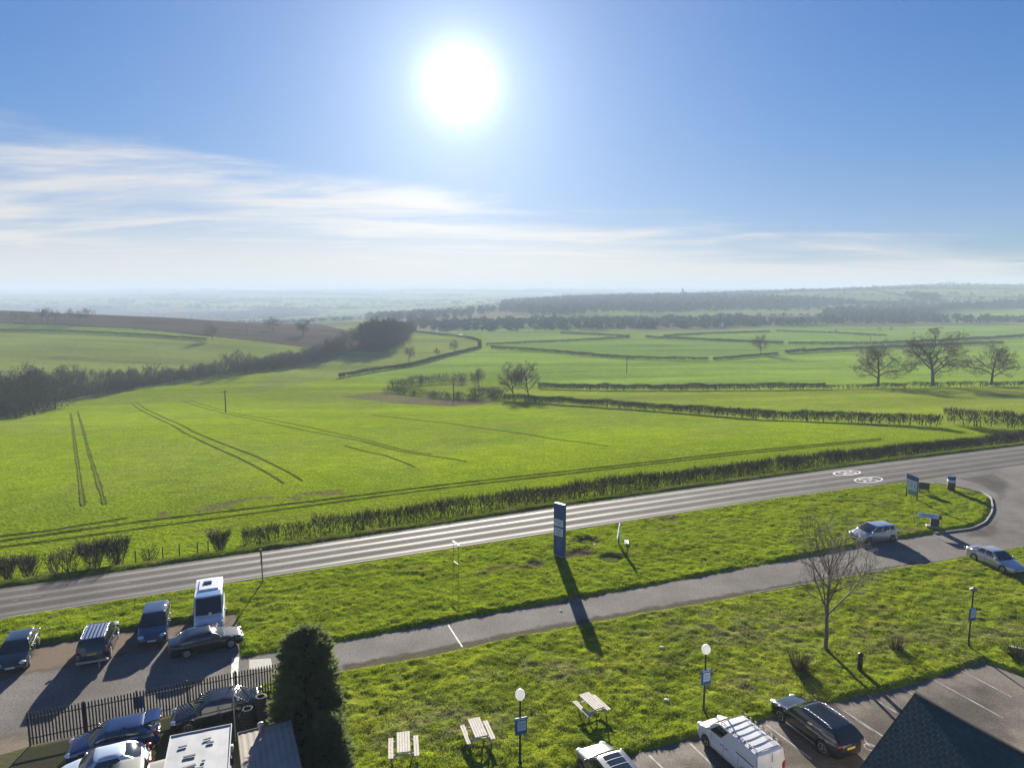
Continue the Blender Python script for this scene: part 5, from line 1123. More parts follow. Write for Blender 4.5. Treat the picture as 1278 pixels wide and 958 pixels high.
for a in [((641, 497, 451), TALL[0], 'left of the two leafless trees that rise side by side behind the near field hedge', .3), ((660, 496, 450), TALL[1], 'right of the two leafless trees that rise side by side behind the near field hedge', 2.),
          ((598, 483, 458), TALL[1], 'leafless tree at the end of the little copse by the bare soil', 1.), ((510, 451, 429), TALL[0], 'tallest leafless tree along the sloping far hedge beyond the copse', 3.), ((545, 444, 433), TALL[1], 'smallest leafless tree along the sloping far hedge beyond the copse', 4.), ((567, 440, 423), TALL[0], 'dense leafless tree at the upper end of the sloping far hedge', 5.),
          ((950, 442, 416), TALL[1], 'lone leafless tree on a tall bare stem in the far fields', 2.4), ((265, 424, 402), TALL[0], 'leafless tree at the corner of the ploughed field on the left hill', 1.5), ((341, 412, 395), OAK[0], 'dark round-headed tree on the ridge of the ploughed field', .8), ((378, 419, 398), OAK[1], 'dark round-headed tree just below the ridge, beside the wood', 2.8)]:
    (px, b, t_), me, lab, rz = a; tree_px(px, b, t_, me, 19. if me in OAK else 14., lab, g, rz)
g = 'row of leafless trees on the ploughed ridge'
for k, (px, t_) in enumerate([(17, 390), (31, 388), (52, 383.5), (60, 384), (69, 387), (87, 386), (99, 387), (108, 383)]):
    tree_px(px, 402.5, t_-1, SMALL[k % 5], 12., 'leafless tree in the row on the ploughed ridge at the left', g, k*1.1, 1.1)
g = 'leafless trees of the far right fields'
for px, b, t_ in [(1003, 438, 431), (1043, 416, 410), (1097, 414, 407), (1112, 413, 407), (1140, 419, 413), (1105, 429, 422)]: tree_px(px, b, t_, SMALL[int(px) % 5], 12., 'tiny leafless tree in the far fields on the right', g, px*.3)
g = 'trees on the skyline of the far hill'
for px, b, t_ in [(603, 386, 380), (622, 384, 375.5), (631, 383.5, 375), (638, 383, 373), (612, 385, 380), (785, 371, 365), (800, 370, 366), (822, 369, 364), (833, 368, 364.5), (875, 366, 362.5), (885, 366, 361.5), (893, 365, 361), (921, 362, 359), (941, 361, 358)]: tree_px(px, b, t_, SMALL[int(px) % 5], 12., 'small hazy tree on the skyline of the far hill', g, px*.3, 1.2)

# the wood that runs down the left valley: every tree its own copy of five kinds, over a dark thicket
BELT = [(-90,524),(0,511),(60,503),(130,492),(200,480),(270,469),(340,462),(400,451),(440,440),(470,426),(490,411)]
BTOP = [(-90,470),(0,470),(25,464),(45,458),(75,462),(100,453),(120,460),(160,462),(190,452),(215,463),(262,458),(285,437),(305,440),(330,446),(360,437),(385,436),(410,424),(440,402),(465,396),(498,401)]
bw = [P(*p) for p in BELT]; bl = smooth_line(bw, 90); bseg = np.hypot(*np.diff(bl, axis=0).T)
def belt_height(px): return float(np.interp(px, [a for a, b in BTOP], [b for a, b in BTOP]))
g = 'leafless trees of the valley wood'
rb = random.Random(4); nT = 0
for i in range(len(bl)-1):
    d = bl[i+1]-bl[i]; d = d/np.hypot(*d); nrm = np.array([-d[1], d[0]]);
    if nrm[1] < 0: nrm = -nrm
    far = i/(len(bl)-1)
    for row in range(3):
        if rb.random() < .10: continue
        p = bl[i]+d*rb.random()*bseg[i]+nrm*(rb.uniform(1, 6), rb.uniform(6, 13), rb.uniform(12, 24))[row]; z = h1(p[0], p[1]); px, _ = proj((p[0], p[1], z)); tp = belt_height(px); r_ = ray(px, tp)
        hgt = CAMZ+r_[2]*(p[1]/r_[1])-z; hgt = min(max(hgt*rb.uniform(.62, 1.16), 5.5), 22)
        tree1(SMALL[rb.randrange(5)], (p[0], p[1], z-.3), hgt/12., rb.random()*6.28, 'leafless tree among many in the wood along the left valley', g, rb.uniform(.9, 1.25)); nT += 1
def sticks(name, pts, n_each, hts, r, m, label, cat, spread=1.2, lean=.35, kind='stuff'):
    pts = np.repeat(np.asarray(pts, float), n_each, 0); hts = np.repeat(np.asarray(hts, float), n_each); n = len(pts)
    f0 = rng.uniform(0, .75, n); P0 = pts+np.stack([rng.normal(0, spread, n), rng.normal(0, spread, n), f0*hts], 1); L = hts*rng.uniform(.18, .36, n)
    dv = np.stack([rng.normal(0, lean, n), rng.normal(0, lean, n), np.ones(n)], 1); dv /= np.linalg.norm(dv, axis=1, keepdims=True); P1 = P0+dv*L[:, None]
    V, F = prisms(P0, P1, np.full(n, r), np.full(n, r*.35)); return tag(link(name, np_mesh(name, V, F), m), label, cat, kind=kind)
M_THICK = mat('thicket_twigs', (.074, .058, .044), .95, var=.3, vscale=.08, spec=.05)
tp = []; th = []
for i in range(len(bl)-1):
    d = bl[i+1]-bl[i]; d = d/np.hypot(*d); nrm = np.array([-d[1], d[0]]); nrm = nrm if nrm[1] > 0 else -nrm
    for k in range(30):
        w = rb.random()**1.3*20; p = bl[i]+d*rb.random()*bseg[i]+nrm*w; tp.append((p[0], p[1], h1(p[0], p[1])-.2)); th.append(rb.uniform(1.8, 5.0)*(1+.9*(i/90)**1.5))
sticks('undergrowth', tp, 20, th, .085, M_THICK, 'dense dark winter thicket at the foot of the left valley wood', 'undergrowth', 1.3, .5)

mg = MB(); strip_mb(mg, [(bl[i][0]+.0, bl[i][1]-1.6) for i in range(len(bl))], 2.6, lambda p: h1(p.x, p.y)+.16); tag(mg.build('field_margin', mat('pale_dead_grass', (.25, .24, .13), 1.0, var=.3, vscale=.3, spec=0.), recalc=True), kind='structure')
# far woods: masses of feathery small crowns
M_FARW = mat('far_wood', (.058, .060, .056), .95, var=.35, vscale=.02, spec=0.)
def far_trees(name, pts, hts, per, label, cat='wood', m=None, wm=1.0):
    pts = np.asarray(pts, float); hts = np.asarray(hts, float); n = len(pts); Q = np.repeat(pts, per, 0); Hs = np.repeat(hts, per); N_ = n*per
    u = rng.normal(0, 1, (N_, 3)); u /= np.linalg.norm(u, axis=1, keepdims=True); u *= rng.random((N_, 1))**.4; c = Q+u*np.stack([Hs*.36*wm, Hs*.36*wm, Hs*.46], 1); c[:, 2] += Hs*.50
    V = c[:, None, :]+rng.normal(0, 1, (N_, 3, 3))*(Hs*.13)[:, None, None]*np.array([wm**.7, wm**.7, 1.]); V[..., 2] = np.maximum(V[..., 2], Q[:, None, 2]-1)
    return tag(link(name, np_mesh(name, V.reshape(-1, 3), np.arange(3*N_).reshape(-1, 3)), m or M_FARW), label, cat, kind='stuff')
def scatter(px_poly, n, hmin, hmax):
    pw = PPOLY(px_poly); xs = [p.x for p in pw]; ys = [p.y for p in pw]; x = rng.uniform(min(xs), max(xs), n*30); y = rng.uniform(min(ys), max(ys), n*30); k = inpoly(x, y, pw); x = x[k][:n]; y = y[k][:n]; z = H(x, y)-.5
    return np.stack([x, y, z], 1), rng.uniform(hmin, hmax, len(x))
p, h = scatter([(628,378),(700,374),(760,371.5),(870,370.5),(960,372.5),(1075,379.5),(960,384),(880,388),(790,391),(780,388),(700,395),(622,389)], 2600, 9, 15); far_trees('hill_wood', p, h, 26, 'broad dark hazy wood on the slope of the far hill')
p, h = scatter([(1012,404),(1024,390),(1050,386.5),(1100,387),(1130,390),(1180,383),(1278,376.5),(1400,372),(1400,376),(1278,380),(1190,387),(1140,396),(1278,400),(1400,400),(1400,403),(1278,402.5)], 700, 6, 10); far_trees('valley_wood', p, h, 40, 'dark winding wood below the far hill on the right', wm=1.3)
p, h = scatter([(1131,368),(1150,367),(1172,371),(1172,377.5),(1140,374)], 110, 8, 12); far_trees('hill_copse', p, h, 30, 'small dark copse among the fields of the far right hill', wm=1.3)
p, h = scatter([(1094,360),(1100,357),(1140,356.5),(1146,359.5)], 120, 8, 12); far_trees('hilltop_wood', p, h, 24, 'dark wood capping the highest knoll on the right skyline', wm=1.4)
p, h = scatter([(505,403),(620,400),(760,400),(960,396),(1012,398),(1012,405),(900,409),(760,411),(620,413),(540,412)], 800, 3.5, 9.5); far_trees('hedgerow_wood', p, h, 44, 'hazy strip of leafless trees along the far valley floor', wm=1.3)
p, h = scatter([(455,396),(500,393),(560,390),(620,385),(620,389),(560,398),(500,401),(470,399)], 300, 8, 14); far_trees('misty_wood', p, h, 40, 'pale misty trees in the valley behind the ploughed ridge')
def field_edges(n, y0, y1, hmin, hmax, name, label, wm, per):
    y = np.exp(rng.uniform(math.log(y0), math.log(y1), n)); x = rng.uniform(-.85, .85, n)*y; c_, e = far_cover(x, y); k = ((e < y*.005) & (y < 3600)) | (wood_mask(x, y) > .4); x = x[k]; y = y[k]; far_trees(name, np.stack([x, y, H(x, y)-.5], 1), rng.uniform(hmin, hmax, len(x)), per, label, wm=wm)
field_edges(9000, 1150, 2600, 3, 9, 'distant_hedgerows', 'hazy hedgerows and copses dividing the fields of the valley', 1.6, 16); p, h = scatter([(-60,362.6),(200,362.4),(520,363),(520,366),(300,365.5),(-60,366)], 500, 10, 18); far_trees('skyline_wood', p, h, 24, 'thin dark line of woods along the farthest skyline')
field_edges(26000, 2600, 7600, 6, 16, 'distant_woodland', 'blue hazy hedgerows and woods on the farthest hills', 3.2, 14)

# ------------------------------------------------------------------ hedges
def hedge(name, label, line, hgt, wid, per_m, r, m=None, cat='hedge', group=None, gaps=0.25, whip=.02, seed=0, stem=1.8):
    A = np.asarray([(p[0], p[1]) for p in line], float); seg = np.hypot(*np.diff(A, axis=0).T); cum = np.r_[0, np.cumsum(seg)]; L = cum[-1]
    n = int(L*per_m); s = rng.uniform(0, L, n); ns = max(2, int(L*stem)); sx = rng.uniform(0, L, ns)
    def at(t): return np.stack([np.interp(t, cum, A[:, 0]), np.interp(t, cum, A[:, 1])], 1)
    d = (A[-1]-A[0])/np.hypot(*(A[-1]-A[0])); nrm = np.array([-d[1], d[0]])
    gp = fbm(s/2.6, s*0+seed, 5+seed, 3); thin = fbm(s/.9, s*0+seed, 8+seed, 2); top = hgt*(.92+.46*(fbm(s/4.5, s*0, 3+seed, 4)-.5))
    f = rng.random(n)**.62; keep = rng.random(n) < np.clip(1-gaps*2.2*(1-f)*sstep(.35, .7, thin)-gaps*1.3*sstep(.55, .75, gp), .06, 1)
    s, f, top = s[keep], f[keep], top[keep]; n = len(s); o = rng.normal(0, wid*.30, n)*(.35+.65*f); p = at(s)+nrm[None]*o[:, None]; z0 = HZ(p[:, 0], p[:, 1])
    P0 = np.stack([p[:, 0], p[:, 1], z0+f*top*.86], 1); ln = np.minimum(hgt*rng.uniform(.16, .38, n), top*1.0-f*top*.86+.10); dv = np.stack([rng.normal(0, .55, n), rng.normal(0, .55, n), rng.uniform(.5, 1.2, n)], 1); dv /= np.linalg.norm(dv, axis=1, keepdims=True)
    P1 = P0+dv*np.maximum(ln, .12)[:, None]*rng.uniform(.8, 1.3+whip*10, n)[:, None]
    # upright stems
    pb = at(sx)+nrm[None]*rng.normal(0, wid*.14, ns)[:, None]; zb = HZ(pb[:, 0], pb[:, 1]); S0 = np.stack([pb[:, 0], pb[:, 1], zb-.1], 1); S1 = S0+np.stack([rng.normal(0, .18, ns), rng.normal(0, .18, ns), hgt*rng.uniform(.55, .85, ns)], 1)
    V, F = prisms(np.concatenate([P0, S0]), np.concatenate([P1, S1]), np.concatenate([np.full(n, r), np.full(ns, r*2.2)]), np.concatenate([np.full(n, r*.4), np.full(ns, r*1.0)]))
    return tag(link(name, np_mesh(name, V, F), m or M_TWIG2), label, cat, group)
def HZ(x, y): return H(x, y)
GH = 'roadside hedge sections along the far side of the main road'
def rline(s0, s1, q=4.6): return [RQ(s, float(QF(s))+q) for s in np.linspace(s0, s1, max(2, int((s1-s0)/3)))]
def s_of(px, py): p = G(px, py); return float(road_s(p.x, p.y))
S = lambda px: s_of(px, float(np.interp(px, [0, 340, 760, 1100, 1278, 1500], [727, 681, 619, 573, 551, 526])))
hedge('hedge', 'long clipped leafless hedge of the roadside behind the totem sign', rline(S(396), S(990)), 2.25, 1.5, 230, .020, group=GH, gaps=.24, seed=1)
hedge('hedge', 'clipped leafless hedge of the roadside at the right, beyond the speed roundels', rline(S(994), S(1420)), 2.2, 1.7, 230, .022, group=GH, gaps=.22, seed=2)
hedge('hedge', 'short dark roadside hedge piece just left of the long clipped hedge', rline(S(304), S(352)), 2.0, 1.6, 210, .021, group=GH, gaps=.35, seed=3)
hedge('hedge', 'gappy roadside hedge piece between two darker hedge bushes above the camper van', rline(S(355), S(394)), 1.9, 1.2, 150, .019, group=GH, gaps=.5, seed=4)
def bush(px0, px1, hgt, label, per=380, wid=1.9, flare=True, seed=0, name='bush'):
    s0, s1 = S(px0), S(px1); n0 = int((s1-s0)*per); s = rng.uniform(s0, s1, n0); f = rng.random(n0)**.48; c_ = (s0+s1)/2; k = max(1, round((s1-s0)/1.5)); cs = np.array([s0+(s1-s0)*(i+.5)/k for i in range(k)]); near = cs[np.abs(s[:, None]-cs[None]).argmin(1)]
    ss = near+(s-near)*(.40+.85*f); q = rng.normal(0, wid*.26, n0)*(.3+.8*f); fq = QF(ss)+4.4+q; x = RX0+RC*ss-RS*fq; y = RY0+RS*ss+RC*fq; z = HZ(x, y); top = hgt*(.85+.25*fbm(s/1.3, s*0, seed, 2)); P0 = np.stack([x, y, z+f*top*.85], 1); dv = np.stack([(ss-near)*.5*RC+rng.normal(0, .4, n0), rng.normal(0, .45, n0), rng.uniform(.5, 1.1, n0)], 1); dv /= np.linalg.norm(dv, axis=1, keepdims=True); P1 = P0+dv*(hgt*rng.uniform(.14, .34, n0))[:, None]
    S0 = []; S1 = []
    for c0 in cs:
        for _ in range(7): sb = c0+rng.normal(0, .18); p = RQ(sb, float(QF(sb))+4.4+rng.normal(0, .12)); S0.append((p.x, p.y, h1(p.x, p.y)-.1)); e = RQ(sb+rng.normal(0, .55), float(QF(sb))+4.4+rng.normal(0, .4)); S1.append((e.x, e.y, h1(p.x, p.y)+hgt*.7))
    V, F = prisms(np.concatenate([P0, S0]), np.concatenate([P1, S1]), np.concatenate([np.full(n0, .020), np.full(len(S0), .05)]), np.concatenate([np.full(n0, .008), np.full(len(S0), .02)]))
    return tag(link(name, np_mesh(name, V, F), M_TWIG2), label, 'bush', 'scattered leafless bushes along the roadside')
bush(-40, 6, 2.3, 'leafless bush cut by the left edge of the photograph', seed=1); bush(11, 33, 2.3, 'single upright leafless bush near the left edge', seed=2); bush(46, 88, 2.3, 'ragged leafless bush with several stems, second clump from the left', 170, seed=3); bush(92, 154, 2.7, 'wide dark leafless bush leaning over the verge above the ribbed-roof four-wheel-drive', seed=4); bush(172, 190, 1.7, 'thin twiggy bush among the fence posts', 60, seed=5); bush(262, 285, 2.2, 'small dense leafless bush at the end of the post fence', seed=6)
def wire_fence():
    pxs = [140, 162, 180, 198, 220, 244, 258]; t = empty('post_and_wire_fence', RQ(S(140), 0), 0, 'low fence of weathered posts and wire in the hedge gap, left', 'fence'); o0 = t.location.copy(); tops = []
    for i, px in enumerate(pxs): s = S(px); p = RQ(s, float(QF(s))+4.8); z = h1(p.x, p.y); p = Vector((p.x, p.y, z))-o0; MB().tube(p-Vector((0, 0, .1)), p+Vector((.02, 0, 1.22)), .055, .05, 7).build('post', M_WOODD, t); tops.append(p)
    for h_ in (.45, .8, 1.1): q = MB(); q.path([p+Vector((0, 0, h_)) for p in tops], .008, 3); q.build('wire', M_POST, t)
wire_fence()
def mid_hedge(pxs, hgt, wid, per, r, label, gaps=.2, seed=0): return hedge('field_hedge', label, smooth_line([P(*p) for p in pxs], max(4, len(pxs)*4)), hgt, wid, per*2.2, r*.85, m=M_FHEDGE, group='hedges dividing the fields', gaps=gaps*.8, seed=seed, stem=.7)
M_FHEDGE = mat('field_hedge_twigs', (.050, .044, .032), .95, var=.3, vscale=.15, spec=.05, col2=(.042, .046, .02))
for k, a in enumerate([
 ([(628,499.5),(700,504),(800,511),(920,520.5),(1040,527),(1174,532.5)], 2.3, 2.0, 46, .05, 'long dark hedge crossing behind the near field, with a pale gap at its right end', .25),
 ([(1176,528),(1225,532),(1290,536),(1400,542)], 3.0, 2.6, 46, .05, 'tall leggy hedge at the right edge continuing the long field hedge', .4),
 ([(672,485),(760,487),(900,487),(1030,485.5)], 2.5, 2.4, 40, .06, 'dark straight hedge left of the three large oaks', .15),
 ([(1030,486),(1110,484.5),(1278,482.5),(1400,481)], 1.9, 2.2, 30, .06, 'low broken hedge at the foot of the three large oaks', .5),
 ([(433,469.5),(470,463),(520,455.5),(560,444),(597,435.5)], 2.2, 2.2, 26, .08, 'sloping hedge with three trees beyond the copse', .1), ([(424,471.5),(431,470)], 2.4, 2.4, 30, .08, 'stub of hedge at the lower end of the sloping hedge', .1),
 ([(599,435),(598,424),(560,419),(512,414)], 2.0, 2.4, 20, .09, 'thin hedge turning the corner at the top of the valley field', .2),
 ([(613,434.5),(700,440.5),(785,448.5),(840,449.5),(884,450)], 2.2, 2.2, 26, .08, 'hedge slanting down to the pole in the middle fields', .3), ([(890,449.5),(930,446),(971,442.5)], 1.8, 2, 24, .08, 'short hedge running up to the lone tree', .2),
 ([(606,431),(680,427.5),(740,424.5),(786,422)], 2.0, 2.2, 20, .09, 'thin broken hedge above the slanting hedge', .35), ([(700,416),(745,418),(786,420.5)], 2.0, 2.2, 18, .10, 'short far hedge end left of centre in the valley fields', .2), ([(805,421.5),(850,423.5),(920,427),(978,429.5)], 2.4, 2.4, 22, .10, 'dark straight far hedge in the middle of the valley fields', .05), ([(828,420),(880,417),(960,414.5)], 2.0, 2.4, 16, .11, 'faint far hedge joining the straight one at a sharp angle', .2),
 ([(984,429.5),(1089,430.5),(1196,425),(1278,420),(1400,412)], 2.2, 2.4, 20, .10, 'long far hedge behind the crowns of the oaks', .15), ([(980,441),(1077,436),(1196,431),(1252,429)], 2.4, 2.4, 24, .09, 'dark hedge passing behind the crowns of the oaks', .1), ([(968,413.5),(1040,416),(1107,419.5)], 2., 2.4, 14, .11, 'faint far hedge on the right below the wood', .2),
 ([(-60,413.5),(0,413.5),(90,415),(180,419),(258,425)], 2.0, 2.4, 22, .09, 'dark hedge along the bright strip on the left hill', .15), ([(-60,403),(0,403.5),(175,410.5),(262,420)], 1.2, 2., 14, .09, 'low hedge under the ploughed field on the left hill', .4)]):
    mid_hedge(*a, seed=k+10)
for k, (pl, lab) in enumerate([([(1027,373.5),(1066,375.5),(1122,381)], 'thin hedge line across the far right hillside, lower one'), ([(989,364),(1040,363),(1089,362)], 'thin hedge line near the crest of the far right hill'), ([(1089,362.5),(1128,370),(1184,370.5),(1278,372)], 'thin hedge line running right across the far hill'), ([(1145,360.5),(1210,361.5),(1290,362)], 'dark hedge line just below the right skyline')]):
    L_ = smooth_line([P(*p) for p in pl], 60); far_trees('distant_hedge', np.stack([L_[:, 0], L_[:, 1], H(L_[:, 0], L_[:, 1])-.4], 1), np.full(60, 4.5), 26, lab, 'hedge', wm=2.4)
# copse beside the bare soil
g = 'bushes of the little copse by the bare soil'
def copse(pxs, n, hmin, hmax, label):
    L = smooth_line([P(*p) for p in pxs], 40); i = rng.integers(0, 40, n); x = L[i, 0]+rng.normal(0, 1.3, n); y = L[i, 1]+rng.normal(0, 1.0, n); z = H(x, y)-.1; return sticks('copse_bushes', np.stack([x, y, z], 1), 40, rng.uniform(hmin, hmax, n), .05, M_THICK, label, 'bushes', .9, .6)
copse([(486,488.5),(500,491),(530,494.5),(565,498),(600,500)], 60, 2.0, 3.2, 'low dark bushes along the front of the little copse'); copse([(490,486),(520,480),(550,477.5),(580,478),(600,479)], 55, 3.2, 5.5, 'taller leafless scrub along the back of the little copse'); copse([(590,497),(610,493),(628,499)], 26, 3., 4.6, 'rounded scrub beside the pair of leafless trees')
# undergrowth along the foot of the roadside hedge
vx = np.concatenate([[RQ(s, float(QF(s))+4.2+rng.normal(0, .6)) for s in rng.uniform(S(300), S(1300), 900)]]); vz = H(vx[:, 0], vx[:, 1]); vx[:, 2] = vz; sticks('hedge_bottom', vx, 10, np.full(len(vx), .75), .022, mat('dead_weeds', (.085, .085, .035), .95, var=.4, vscale=.8, spec=.05), 'rough dead weeds along the foot of the roadside hedge', 'weeds', .35, .7)

# ------------------------------------------------------------------ poles, church, viaduct, houses, water
def pole_at(px, base, top, label):
    p = P(px, base); r_ = ray(px, top); hgt = CAMZ+r_[2]*(p.y/r_[1])-p.z; t = empty('utility_pole', p, R(30), label, 'pole', 'utility poles in the fields'); MB().tube((0, 0, -.3), (0, 0, hgt), .17, .13, 8).build('post', M_BARK, t); MB().box((0, 0, hgt-.35), (1.7, .12, .14)).build('crossarm', M_BARK, t)
pole_at(282, 514.5, 487, 'wooden utility pole in the near field on the left'); pole_at(782, 466, 446, 'wooden utility pole in the middle of the valley fields'); pole_at(566, 498, 472, 'wooden utility pole rising from the little copse'); pole_at(1202, 424, 411, 'thin utility pole beyond the right oaks'); pole_at(1086, 428.5, 419, 'short utility pole beyond the broad left oak'); pole_at(308, 416, 403, 'short dark post on the slope of the ploughed ridge')
M_STONE = mat('far_stone', (.20, .18, .15), .9)
def church():
    p = P(852, 369); t = empty('church', p, R(15), 'small village church with a pointed spire on the skyline of the far hill', 'church'); MB().box((0, 0, 5), (5, 5, 12)).build('tower', M_STONE, t)
    q = MB(); q.add([(-2.4, -2.4, 11), (2.4, -2.4, 11), (2.4, 2.4, 11), (-2.4, 2.4, 11), (0, 0, 25)], [(0, 1, 4), (1, 2, 4), (2, 3, 4), (3, 0, 4), (3, 2, 1, 0)]); q.build('spire', M_STONE, t); q = MB(); q.box((10, 0, 2.5), (16, 8, 6)); q.build('nave', M_STONE, t)
    q = MB(); q.add([(2, -4.3, 5.5), (18, -4.3, 5.5), (18, 4.3, 5.5), (2, 4.3, 5.5), (2, 0, 9), (18, 0, 9)], [(0, 1, 5, 4), (2, 3, 4, 5), (3, 0, 4), (1, 2, 5), (3, 2, 1, 0)]); q.build('roof', M_SHEDW, t)
church()
def viaduct():
    import bmesh
    a, b = P(958, 405), P(1020, 404.5); z = min(a.z, b.z)-1; d = b-a; w = math.hypot(d.x, d.y); t = empty('viaduct', (a.x, a.y, z), math.atan2(d.y, d.x), 'low dark arched viaduct at the edge of the wood below the far hill', 'bridge'); n = 5; sp = w/n; top = 9.5; o = [(0, 0)]
    for k in range(n):
        x0 = k*sp+sp*.14; x1 = (k+1)*sp-sp*.14; r_ = (x1-x0)/2; o.append((x0, 0)); zs = 7.6-min(r_, 4.5); o += [((x0+x1)/2-r_*math.cos(u), zs+min(r_, 4.5)*math.sin(u)) for u in np.linspace(0, math.pi, 9)]; o.append((x1, 0))
    o += [(w, 0), (w, top), (0, top)]; bm = bmesh.new(); f = bm.faces.new([bm.verts.new((x, 0, zz)) for x, zz in o]); r_ = bmesh.ops.extrude_face_region(bm, geom=[f]); bmesh.ops.translate(bm, vec=(0, 6, 0), verts=[v for v in r_['geom'] if isinstance(v, bmesh.types.BMVert)]); bmesh.ops.triangulate(bm, faces=bm.faces[:]); bmesh.ops.recalc_face_normals(bm, faces=bm.faces[:]); me = bpy.data.meshes.new('arches'); bm.to_mesh(me); bm.free(); link('arches', me, M_STONE, t); MB().box((w/2, 3, top+.5), (w, 6.6, 1.0)).build('parapet', M_STONE, t)
viaduct()
def house(px, base, wpx, label, m):
    p = P(px, base); sc = p.y/FPX; w = wpx*sc; hh = max(4.5, w*.35); t = empty('house', p, R(20+px % 40), label, 'house', 'tiny buildings in the far valley'); MB().box((0, 0, hh/2-.5), (w, w*.5, hh+1)).build('wall', m, t); q = MB(); a = w/2+.3; b_ = w*.25+.3; q.add([(-a, -b_, hh), (a, -b_, hh), (a, b_, hh), (-a, b_, hh), (-a, 0, hh+w*.2), (a, 0, hh+w*.2)], [(0, 1, 5, 4), (2, 3, 4, 5), (3, 0, 4), (1, 2, 5), (3, 2, 1, 0)]); q.build('roof', M_SHEDW if m is not M_SHEDW else M_STONE, t)
M_WHITEH = mat('white_render', (.70, .69, .66), .8)
for px, b, w in [(186, 388, 4), (551, 387, 5), (560, 386.5, 4), (571, 386, 6), (583, 386, 5), (592, 385.5, 4), (900, 408.5, 6), (1070, 396, 8), (210, 396, 5), (240, 397, 7), (318, 397, 4)]: house(px, b, w, {186: 'lone tiny white house on the misty slope beyond the ploughed ridge', 900: 'small white house in front of the far treeline', 1070: 'long pale building in the wood below the far hill'}.get(px, 'tiny pale building in the far misty valley'), M_WHITEH)
def flood():
    pw = [P(*p) for p in [(545,418.8),(560,417.4),(578,417.2),(577,418.4),(560,419.2)]]; z = max(p.z for p in pw)+.12; m = mat('flood_water_surface', (.05, .06, .07), .06, spec=.6); q = MB(); q.add([(p.x, p.y, z) for p in pw], [tuple(range(len(pw)))]); tag(q.build('flood_water', m, recalc=True), kind='structure')
flood()

# ------------------------------------------------------------------ conifer, dead tufts, litter
def conifer(name, label, c, Hc, prof, n, seed, sy=1.0):
    r = np.random.default_rng(seed); t = empty(name, c, 0, label, 'tree'); t.scale = (1, sy, 1); MB().path([(0, 0, 0), (0, 0, Hc*.5), (0, 0, Hc*.9)], [.16, .10, .03], 8).build('trunk', M_BARK, t)
    nb = n//26; fb = r.random(nb)**.92; tb = r.uniform(0, 2*math.pi, nb); bump = fbm(tb*2.2+3, fb*Hc*1.1, seed, 3); Rb = np.interp(fb, [a for a, b in prof], [b for a, b in prof])*(.70+.52*bump)*r.uniform(.84, 1.10, nb)
    ob = np.stack([np.cos(tb), np.sin(tb), r.uniform(-.15, .75, nb)], 1); ob /= np.linalg.norm(ob, axis=1, keepdims=True); tip = np.stack([Rb*np.cos(tb), Rb*np.sin(tb), fb*Hc], 1)
    ix = np.repeat(np.arange(nb), 26); m_ = len(ix); u = r.random((m_, 1)); p0 = tip[ix]-ob[ix]*(u*.70)+r.normal(0, .075, (m_, 3))*(.5+u); p0[:, 2] = np.maximum(p0[:, 2], .02); Vs = []
    for j in range(3):
        dv = ob[ix]*.9+np.array([0, 0, .35])+r.normal(0, .42, (m_, 3)); dv /= np.linalg.norm(dv, axis=1, keepdims=True); sd_ = np.cross(dv, r.normal(0, 1, (m_, 3))); sd_ /= np.linalg.norm(sd_, axis=1, keepdims=True); L = r.uniform(.14, .34, (m_, 1)); w = r.uniform(.018, .05, (m_, 1)); Vs.append(np.stack([p0-sd_*w, p0+sd_*w, p0+dv*L], 1))
    V = np.concatenate(Vs).reshape(-1, 3); o = link('crown', np_mesh('crown', V, np.arange(len(V)).reshape(-1, 3)), M_CON, t)
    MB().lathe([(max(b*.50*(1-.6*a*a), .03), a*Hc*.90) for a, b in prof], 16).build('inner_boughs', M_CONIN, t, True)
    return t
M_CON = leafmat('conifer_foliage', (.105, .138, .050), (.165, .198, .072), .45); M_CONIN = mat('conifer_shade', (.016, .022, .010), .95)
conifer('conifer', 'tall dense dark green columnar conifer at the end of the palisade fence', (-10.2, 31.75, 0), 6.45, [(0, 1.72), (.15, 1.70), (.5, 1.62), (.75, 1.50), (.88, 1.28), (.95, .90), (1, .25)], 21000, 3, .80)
conifer('conifer_shrub', 'lower dark green conifer growing in front of the tall columnar one', (-8.75, 29.9, 0), 3.0, [(0, 1.15), (.4, 1.05), (.75, .75), (.93, .5), (1, .1)], 9000, 9)
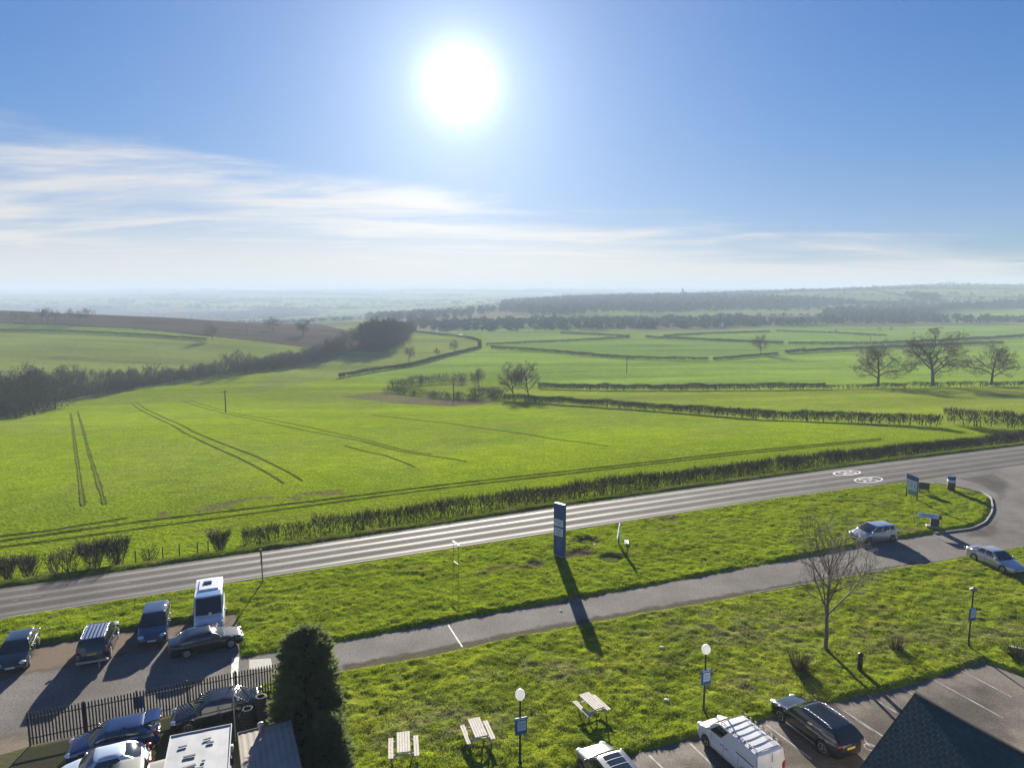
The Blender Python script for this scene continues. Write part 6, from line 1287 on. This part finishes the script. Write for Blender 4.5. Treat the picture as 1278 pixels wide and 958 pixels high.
def tuft(px, hgt, n, rad, label, m, name='dead_shrub'):
    c = G(*px); r = rng; a = r.uniform(0, 6.28, n); q = r.random(n)**.5*rad; f = r.random(n); x = c.x+np.cos(a)*q*.5; y = c.y+np.sin(a)*q*.5; P0 = np.stack([x, y, np.full(n, lz(c.x, c.y)-.05)], 1); P1 = P0+np.stack([np.cos(a)*q*.8+r.normal(0, .1, n), np.sin(a)*q*.8+r.normal(0, .1, n), hgt*r.uniform(.45, 1.05, n)], 1); V, F = prisms(P0, P1, np.full(n, .014), np.full(n, .005)); return tag(link(name, np_mesh(name, V, F), m), label, 'shrub')
M_DEAD = mat('dead_stems', (.13, .095, .065), .9, var=.3, vscale=3, spec=.1)
tuft((998, 838), 1.15, 190, .75, 'brown clump of dead stems left of the bare tree on the lawn', M_DEAD); tuft((1118, 812), .9, 120, .6, 'thin pale tuft of dry twigs right of the bare tree on the lawn', M_DEAD); tuft((1272, 822), .8, 220, .9, 'dark low bush at the right edge of the lawn', M_TWIG2); tuft((428, 872), .6, 60, .25, 'little red-brown clump of stems beside the tall conifer', M_DEAD)
c = G(1274, 814); t = empty('white_plank', (c.x, c.y, lz(c.x, c.y)+.06), R(-30), 'short white board lying by the dark bush at the right edge', 'board'); MB().box((0, 0, .04), (1.3, .16, .05)).build('board', M_SIGNW, t); MB().box((.3, 0, -.01), (.08, .4, .05)).build('batten', M_WOODD, t)
g = 'pale stones lying in the turf'; M_STONEW = mat('pale_stone', (.55, .53, .48), .8, var=.2)
for px in [(832,877),(700,762),(826,812),(1100,670),(742,680)]:
    c = G(*px); nm = 'island_lawn' if px[1] < 700 else 'front_lawn'; z = lz(c.x, c.y, nm) if px != (700,762) else .02; q = MB(); q.ell((0, 0, 0), (.17, .12, .06) if px[0] != 700 else (.12, .06, .03), 9, 6); o = q.build('stone', M_STONEW, None, True); o.location = (c.x, c.y, max(z, 0)+.04); o.rotation_euler = (0, 0, px[0]); tag(o, {832: 'flat pale stone in the turf near the nose of the white van', 700: 'small white stone on the near service road edge below the totem', 826: 'flat pale stone in the lawn above the globe lamp', 1100: 'pale stone in the island grass above the silver people carrier', 742: 'pale stone in the hollow right of the totem'}[px[0]], 'stone', g)
